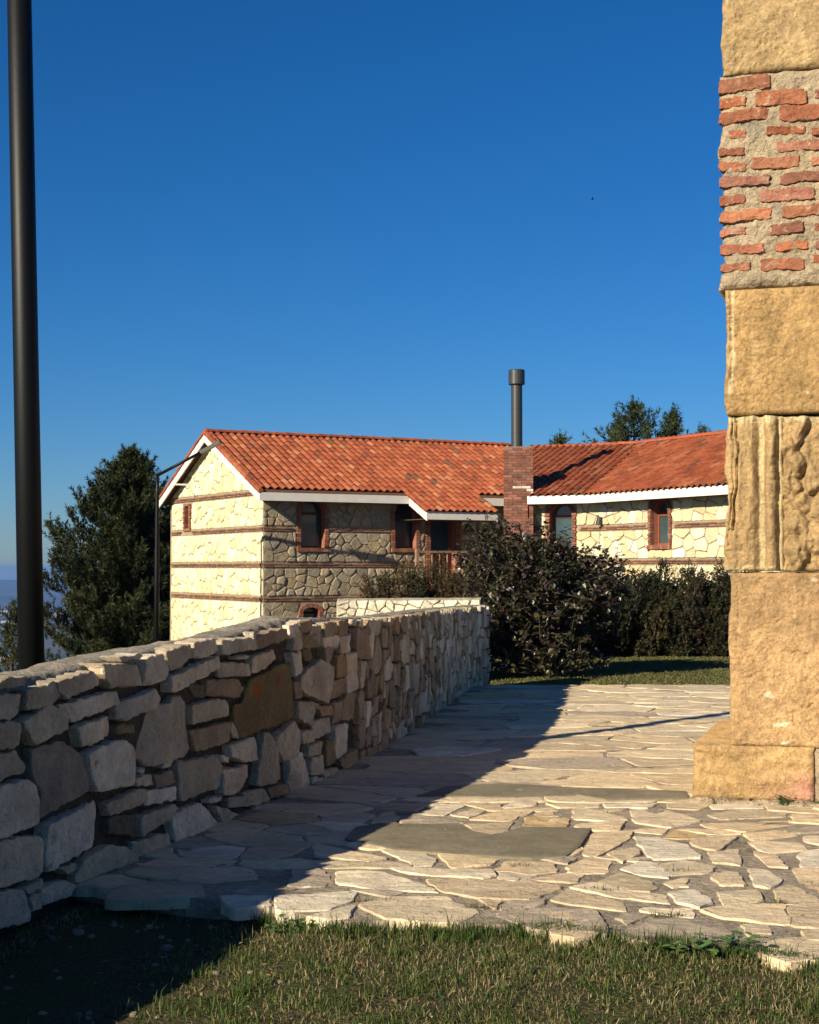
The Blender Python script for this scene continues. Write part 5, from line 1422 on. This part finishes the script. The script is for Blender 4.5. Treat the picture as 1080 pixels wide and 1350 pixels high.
def upright_shrub(loc, h, r, n, seed, label, group, greens, name='juniper_shrub', cat='shrub'):
    rng = random.Random(seed); nrng = np.random.default_rng(seed)
    root = empty(name, loc); tag(root, label, cat, group)
    st = MB(); A = []; X = []; L = []; T = []
    ns = 13
    for i in range(ns):
        az = i * 2.4; rr = r * .75 * math.sqrt((i + .5) / ns)
        sx, sy = math.cos(az) * rr, math.sin(az) * rr
        sh = h * rng.uniform(.55, 1.06)
        st.tube([(sx * .3, sy * .3, 0), (sx * .8, sy * .8, sh * .5), (sx, sy, sh * .93)], [.02, .014, .005], 5, cap=False)
        c = jit_col(rng.choice(greens), rng, .25, .08)
        for k in range(n // ns):
            t = rng.uniform(.04, 1) 
            w = r * .40 * (1 - t) ** .55 + .03
            an = rng.uniform(0, 6.283); q = w * math.sqrt(rng.random())
            bx = sx * min(1, t * 1.6); by = sy * min(1, t * 1.6)
            A.append((bx + math.cos(an) * q, by + math.sin(an) * q, t * sh - .06))
            ax = Vector((math.cos(an) * .45 + rng.gauss(0, .2), math.sin(an) * .45 + rng.gauss(0, .2), 1)).normalized()
            X.append(tuple(ax)); L.append(rng.uniform(.10, .2) * (1 + 1.2 * max(0, t - .55))); T.append(jit_col(c, rng, .25, .1))
    st.build('stems', M['twig'], root, smooth=True)
    V, F, TT = shoots_mesh(np.array(A), np.array(X), np.array(L), 14, .065, .024, np.array(T), nrng)
    link_mesh('foliage', make_mesh('foliage', V, F, M['needles'], TT), root)
jun = [(.026, .028, .010), (.034, .032, .011), (.022, .025, .010), (.046, .037, .014), (.033, .025, .013)]
brn = [(.055, .038, .015), (.062, .034, .017), (.044, .038, .014), (.07, .043, .02)]
hl = ['tall dark upright shrub of the hedge partly hidden by the purple bush', 'bushy upright shrub in the hedge just right of the purple leafed bush', 'dark pointed shrub of the hedge just left of below the arched wing window',
      'broad dark shrub of the hedge right below the arched window', 'shrub with two thin upright tips in the hedge, right of the arched wing window', 'rusty brown tinged shrub of the hedge near the pillar', 'tall feathery shrub of the hedge right beside the pillar edge', 'shrub at the end of the hedge, mostly hidden behind the pillar']
hx = [(3.75, 29.2, 1.45), (4.15, 29.6, 1.5), (4.50, 29.3, 1.58), (4.85, 29.7, 1.55), (5.22, 29.3, 1.62), (5.6, 29.5, 1.48), (5.98, 29.3, 1.62), (6.4, 29.6, 1.6)]
hl += ['hedge shrub seen through the lower left side of the purple bush, near the wall end', 'hedge shrub just behind the purple bush, left of its stems', 'hedge shrub straight behind the stems of the purple bush', 'hedge shrub behind the lower right side of the purple bush']
hx += [(1.85, 28.4, 1.5), (2.3, 28.7, 1.5), (2.8, 28.5, 1.45), (3.3, 28.9, 1.45)]
for k, (x, y, h) in enumerate(hx):
    upright_shrub((x, y, gz(x, y)), h * (.86 + .22 * ((k * 37) % 10) / 10), .72, 2100, 50 + k, hl[k], 'upright shrubs of the hedge under the wing', brn + jun[:2] if k == 5 else jun)
sl = ['low brown tinged shrub at the left end of the row under the long wall', 'olive shrub below the second arched window, behind the sunlit low wall', 'olive brown shrub in front of the porch railing', 'dark shrub at the porch corner beside the big leafy bush']
for k, (x, y, h) in enumerate([(-.72, 36.0, 1.36), (.05, 35.8, 1.62), (.62, 36.1, 1.74), (1.2, 35.9, 1.66)]):
    upright_shrub((x, y, gz(x, y)), h * 1.08, .52, 1400, 70 + k, sl[k], 'low shrubs in front of the porch', brn + jun[:1] if k != 1 else jun + brn[:1])
x, y = -6.7, 37.4
upright_shrub((x, y, gz(x, y)), .95, .35, 150, 90, 'small dry yellowish shrub at the foot of the thin street lamp', None, [(.20, .16, .05), (.15, .14, .05), (.12, .085, .04)], 'dry_shrub')

# ------------------------------------------------------------------ grass
def grass(name, n, sampler, hr, wr, pal, seed, lean=.6):
    nrng = np.random.default_rng(seed)
    P = sampler(n, nrng); n = len(P)
    h = nrng.uniform(*hr, n) * np.exp(nrng.normal(0, .25, n)); w = nrng.uniform(*wr, n)
    az = nrng.uniform(0, 2 * math.pi, n); d = np.stack([np.cos(az), np.sin(az), np.zeros(n)], 1)
    az2 = nrng.uniform(0, 2 * math.pi, n); s = np.stack([np.cos(az2), np.sin(az2), np.zeros(n)], 1) * (w / 2)[:, None]
    ln = np.abs(nrng.normal(0, lean, n))
    up = np.array([0, 0, 1.0])
    mid = P + up * (h * .55)[:, None] + d * (h * ln * .25)[:, None]
    tip = P + up * (h / (1 + .5 * ln))[:, None] + d * (h * ln * .85)[:, None]
    V = np.stack([P - s, P + s, mid + s * .8, mid - s * .8, tip], 1).reshape(-1, 3)
    b = np.arange(n) * 5
    F = np.concatenate([np.stack([b, b + 1, b + 2], 1), np.stack([b, b + 2, b + 3], 1), np.stack([b + 3, b + 2, b + 4], 1)])
    pal = np.array(pal); T = pal[nrng.integers(0, len(pal), n)] * nrng.uniform(.7, 1.3, (n, 1))
    o = link_mesh(name, make_mesh(name, V, F, M['grass'], np.repeat(T, 5, axis=0)))
    return tag(o, kind='stuff')
EX = [-1.95, -1.63, -1.27, -.91, -.7, -.49, -.31, -.07, .2, .68, 1.01, 1.34, 1.66, 2.2, 3.4]
EY = [7.9, 7.72, 7.50, 7.31, 7.25, 7.03, 6.94, 6.93, 6.84, 6.83, 6.60, 6.46, 6.25, 5.9, 5.4]
def near_samp(n, g):
    x = g.uniform(-2.1, 2.4, n); y = g.uniform(4.4, 7.6, n)
    ey = np.interp(x, EX, EY)
    k = (y < ey + .02) & (np.abs(x) < .285 * y + .25)
    wx = np.interp(y, CV[:, 1], CV[:, 0]); k &= x > wx + .0
    nn = np.sin(x * 4.1 + 1.3 * np.sin(y * 3)) * np.sin(y * 5.3 + 1.1 * np.sin(x * 4 + 2)) + .6 * np.sin(x * 11 + y * 7) * np.sin(y * 13 - x * 5)
    dens = .5 + .34 * nn + .25 * np.clip((x + .2) / 1.2, -1, 1) + .5 * np.clip(1 - (ey - y) / .28, 0, 1)
    bare = np.clip((x + 1.15 + .12 * np.sin(y * 4)) / .5, .015, 1)
    edge = (ey - y < .25) & (x < -.95)
    dens = np.clip(dens, .08, 1) * np.where(edge, np.maximum(bare, .25), bare)
    wallfoot = (x - wx < .22)
    dens = np.where(wallfoot, np.maximum(dens, .35), dens)
    k &= g.random(n) < dens
    x = x[k]; y = y[k]
    return np.stack([x, y, ground_z(x, y) - .006], 1)
greens_ = [(.046, .085, .016), (.058, .098, .019), (.034, .064, .013), (.078, .112, .026), (.13, .125, .045), (.042, .076, .018), (.026, .05, .012)]
straw_ = [(.30, .235, .12), (.24, .18, .085), (.20, .155, .07), (.34, .28, .16)]
grass('grass', 120000, near_samp, (.012, .036), (.003, .0055), greens_ + greens_[:3] + straw_[:2], 1, 1.3)
grass('dry_grass', 50000, near_samp, (.02, .05), (.0022, .004), straw_, 2, 1.5)
def clump_samp(n, g):
    m = 330; cx = g.uniform(-1.3, 1.9, m); cy = g.uniform(4.6, 7.2, m)
    i = g.integers(0, m, n); r = g.uniform(.02, .07, m)[i]
    x = cx[i] + g.normal(0, 1, n) * r; y = cy[i] + g.normal(0, 1, n) * r
    k = (y < np.interp(x, EX, EY)) & (x > np.interp(y, CV[:, 1], CV[:, 0]) + .02) & (g.random(n) < np.clip((x + 1.3) / .6, .1, 1))
    x = x[k]; y = y[k]
    return np.stack([x, y, ground_z(x, y) - .006], 1)
grass('grass_tufts', 15000, clump_samp, (.025, .055), (.003, .0055), [(c[0] * 1.15, c[1] * 1.12, c[2]) for c in greens_], 7, .8)
def edge_samp(n, g):
    x = g.uniform(-.75, 2.0, n); y = np.interp(x, EX, EY) - np.abs(g.normal(0, .07, n)) + .03
    k = g.random(n) < .35 + .5 * (np.sin(x * 9) * np.sin(x * 4.3 + 1) > -.15)
    x = x[k]; y = y[k]
    return np.stack([x, y, ground_z(x, y) - .005], 1)
grass('edge_grass', 7500, edge_samp, (.04, .09), (.003, .006), greens_, 3, .55)
def far_samp(n, g):
    x = g.uniform(1.0, 8, n); y = g.uniform(20.9, 31, n)
    return np.stack([x, y, ground_z(x, y) - .006], 1)
grass('lawn_grass', 60000, far_samp, (.015, .035), (.012, .02), [(.11, .12, .034), (.13, .13, .038), (.09, .105, .03), (.17, .145, .055)], 4, .9)

def joint_samp(n, g):
    cx = np.array([2.15, 2.45, 2.62, 2.8, .95, 1.4, 1.75, .35, 1.9, -.2, 2.1, 1.2, .6]); cy = np.array([10.35, 10.27, 10.22, 10.17, 7.6, 8.05, 7.3, 7.2, 8.9, 7.35, 7.7, 7.05, 8.2])
    i = g.integers(0, len(cx), n); x = cx[i] + g.normal(0, .05, n); y = cy[i] + g.normal(0, .018, n)
    return np.stack([x, y, np.full(n, -.008)], 1)
grass('joint_grass', 700, joint_samp, (.015, .04), (.003, .005), greens_ + straw_, 11, 1.0)
def fallen_leaves():
    rng = random.Random(15); V = []; F = []; T = []
    for k in range(170):
        x = rng.uniform(-1.1, 2.2); y = rng.uniform(4.8, 7.6 if rng.random() < .8 else 10)
        e = float(np.interp(x, EX, EY)); z = (.012 if y > e else gz(x, y) + .012 + rng.uniform(0, .02))
        if x < wall_x(y) + .1: continue
        s = rng.uniform(.008, .017); a = rng.uniform(0, 6.28); b = len(V)
        for (p, q, r) in ((-1, 0, 0), (-.2, .5, .25), (.5, .4, .2), (1, 0, .1), (.4, -.45, .3), (-.3, -.5, .15)):
            V.append((x + s * (p * math.cos(a) - q * math.sin(a)), y + s * (p * math.sin(a) + q * math.cos(a)), z + s * r))
        F += [(b, b + 1, b + 2, b + 3), (b, b + 3, b + 4, b + 5)]; T += [jit_col(rng.choice([(.22, .13, .05), (.30, .21, .09), (.16, .09, .04), (.36, .30, .16)]), rng, .25)] * 6
    tag(link_mesh('fallen_leaves', make_mesh('fallen_leaves', V, F, M['leaf'], T)), kind='stuff')
fallen_leaves()

# small stones and clods on the bare earth by the wall
def pebbles():
    rng = random.Random(6); mb = MB()
    for k in range(260):
        x = rng.uniform(-2.2, .6); y = rng.uniform(4.6, 7.4)
        if x < wall_x(y) + .05 or y > float(np.interp(x, EX, EY)) - .06 or rng.random() > math.exp(-max(0, x + 1.1) * 1.4): continue
        r = rng.uniform(.006, .02) * (1.6 if rng.random() < .08 else 1); z = gz(x, y)
        o = [(x + r * math.cos(a) * rng.uniform(.7, 1.2), y + r * math.sin(a) * rng.uniform(.7, 1.2)) for a in (0, 1.05, 2.1, 3.14, 4.2, 5.25)]
        V, F = pillow(o, -.005, r * .7, r * .3, rng, .002, .2)
        mb.add([(a, b, z + d) for a, b, d in V], F, jit_col((.17, .14, .10), rng, .35))
    o = mb.build('pebbles', mk('pebble', tint=True, var=[(40, .8, 1.2)]), smooth=True); tag(o, kind='stuff')
pebbles()

# broad leaved weeds
def weed(loc, n, s, r, seed, label, name='weed_plant', group=None):
    rng = random.Random(seed); root = empty(name, loc); tag(root, label, 'weed', group)
    V = []; F = []; T = []; st = MB()
    for k in range(n):
        az = rng.uniform(0, 6.283); q = r * math.sqrt(rng.random()); hgt = rng.uniform(.02, .075) * (s / .04)
        p = Vector((math.cos(az) * q, math.sin(az) * q * .6, hgt)); st.tube([(p.x * .4, p.y * .4, -.01), tuple(p)], .0016, 4, t=(.07, .12, .035), cap=False)
        d = Vector((math.cos(az + rng.gauss(0, .8)), math.sin(az + rng.gauss(0, .8)), rng.uniform(-.3, .3))).normalized(); sd = d.cross(Vector((0, 0, 1))).normalized(); u = sd.cross(d)
        sz = s * rng.uniform(.6, 1.2); b = len(V)
        for a, w, c in ((0, 0, 0), (.3, .42, .1), (.7, .36, .08), (1, 0, -.08), (.7, -.36, .08), (.3, -.42, .1)): V.append(tuple(p + d * a * sz + sd * w * sz + u * c * sz))
        F += [(b, b + 1, b + 2, b + 3), (b, b + 3, b + 4, b + 5)]; T += [jit_col((.075, .14, .035), rng, .3, .1)] * 6
    st.build('stalks', M['grass'], root)
    link_mesh('leaves', make_mesh('leaves', V, F, M['leaf'], T), root)
weed((1.27, 6.42, gz(1.27, 6.42)), 46, .05, .17, 1, 'clump of round green weeds in the grass along the paving edge below the pillar')
weed((-.52, 6.98, gz(-.52, 6.98)), 30, .035, .13, 2, 'small leafy weed in the grass at the paving edge near the shadow line')
weed((2.52, 10.25, .012), 22, .03, .06, 3, 'tiny green weed in the joint at the foot of the pillar plinth, the larger one')
weed((2.72, 10.2, .012), 10, .02, .03, 4, 'tiniest green weed at the foot of the plinth, by its mortar joint')

# ------------------------------------------------------------------ the far town, a bird, the haze
def town():
    rng = random.Random(12); mb = MB()
    for k in range(420):
        d = rng.choice([rng.gauss(6700, 260), rng.gauss(6300, 500), rng.uniform(3300, 7000)])
        if d < 3000 or d > 8000: continue
        a = rng.uniform(-.40, -.10); x = d * math.sin(a); y = d * math.cos(a)
        z = gz(x, y); w = rng.uniform(4, 9); l = rng.uniform(4, 12); h = rng.choice([4, 5, 6, 7, 12])
        mb.box(x - l, x + l, y - w, y + w, z - 6, z + h, jit_col(rng.choice([(1, 1, 1), (.95, .9, .82), (.8, .7, .6)]), rng, .1))
    tag(mb.build('town', M['render_white']), 'scattered white houses of a distant town in the hazy valley', 'town', None, 'stuff')
town()
def bird():
    p = Vector((.1215 * 130, 130, 1.6 + 487 / 2000 * 130 * 1.004))
    root = empty('bird', p); tag(root, 'tiny dark bird flying high in the blue sky', 'bird')
    mb = MB(); mb.tube([(-.16, 0, 0), (-.08, 0, .02), (.05, 0, .02), (.13, 0, .01), (.17, 0, 0)], [.01, .045, .05, .03, .006], 8)
    mb.build('body', M['feathers'], root, smooth=True)
    for s in (-1, 1):
        w = MB(); w.add([(.07, s * .03, .03), (-.05, s * .03, .03), (-.04, s * .22, .10), (-.07, s * .40, .06), (.03, s * .24, .11), (.07, s * .03, .045), (-.05, s * .03, .04), (.03, s * .24, .12)],
                        [(0, 1, 2, 4), (4, 2, 3), (5, 7, 2, 6), (7, 3, 2)]); w.build('wing', M['feathers'], root)
bird()
def haze():
    mb = MB(); S_ = 15600
    mb.box(-S_, S_, -S_, S_, -225, 12)
    m = bpy.data.materials.new('haze'); m.use_nodes = True; nt = m.node_tree
    for n in list(nt.nodes):
        if n.type != 'OUTPUT_MATERIAL': nt.nodes.remove(n)
    v = nt.nodes.new('ShaderNodeVolumePrincipled'); v.inputs['Color'].default_value = (.22, .46, 1.0, 1); v.inputs['Density'].default_value = 8e-5; v.inputs['Anisotropy'].default_value = 0.2
    nt.links.new(v.outputs[0], nt.nodes['Material Output'].inputs['Volume'])
    tag(mb.build('haze', m), None, None, None, 'stuff')
haze()
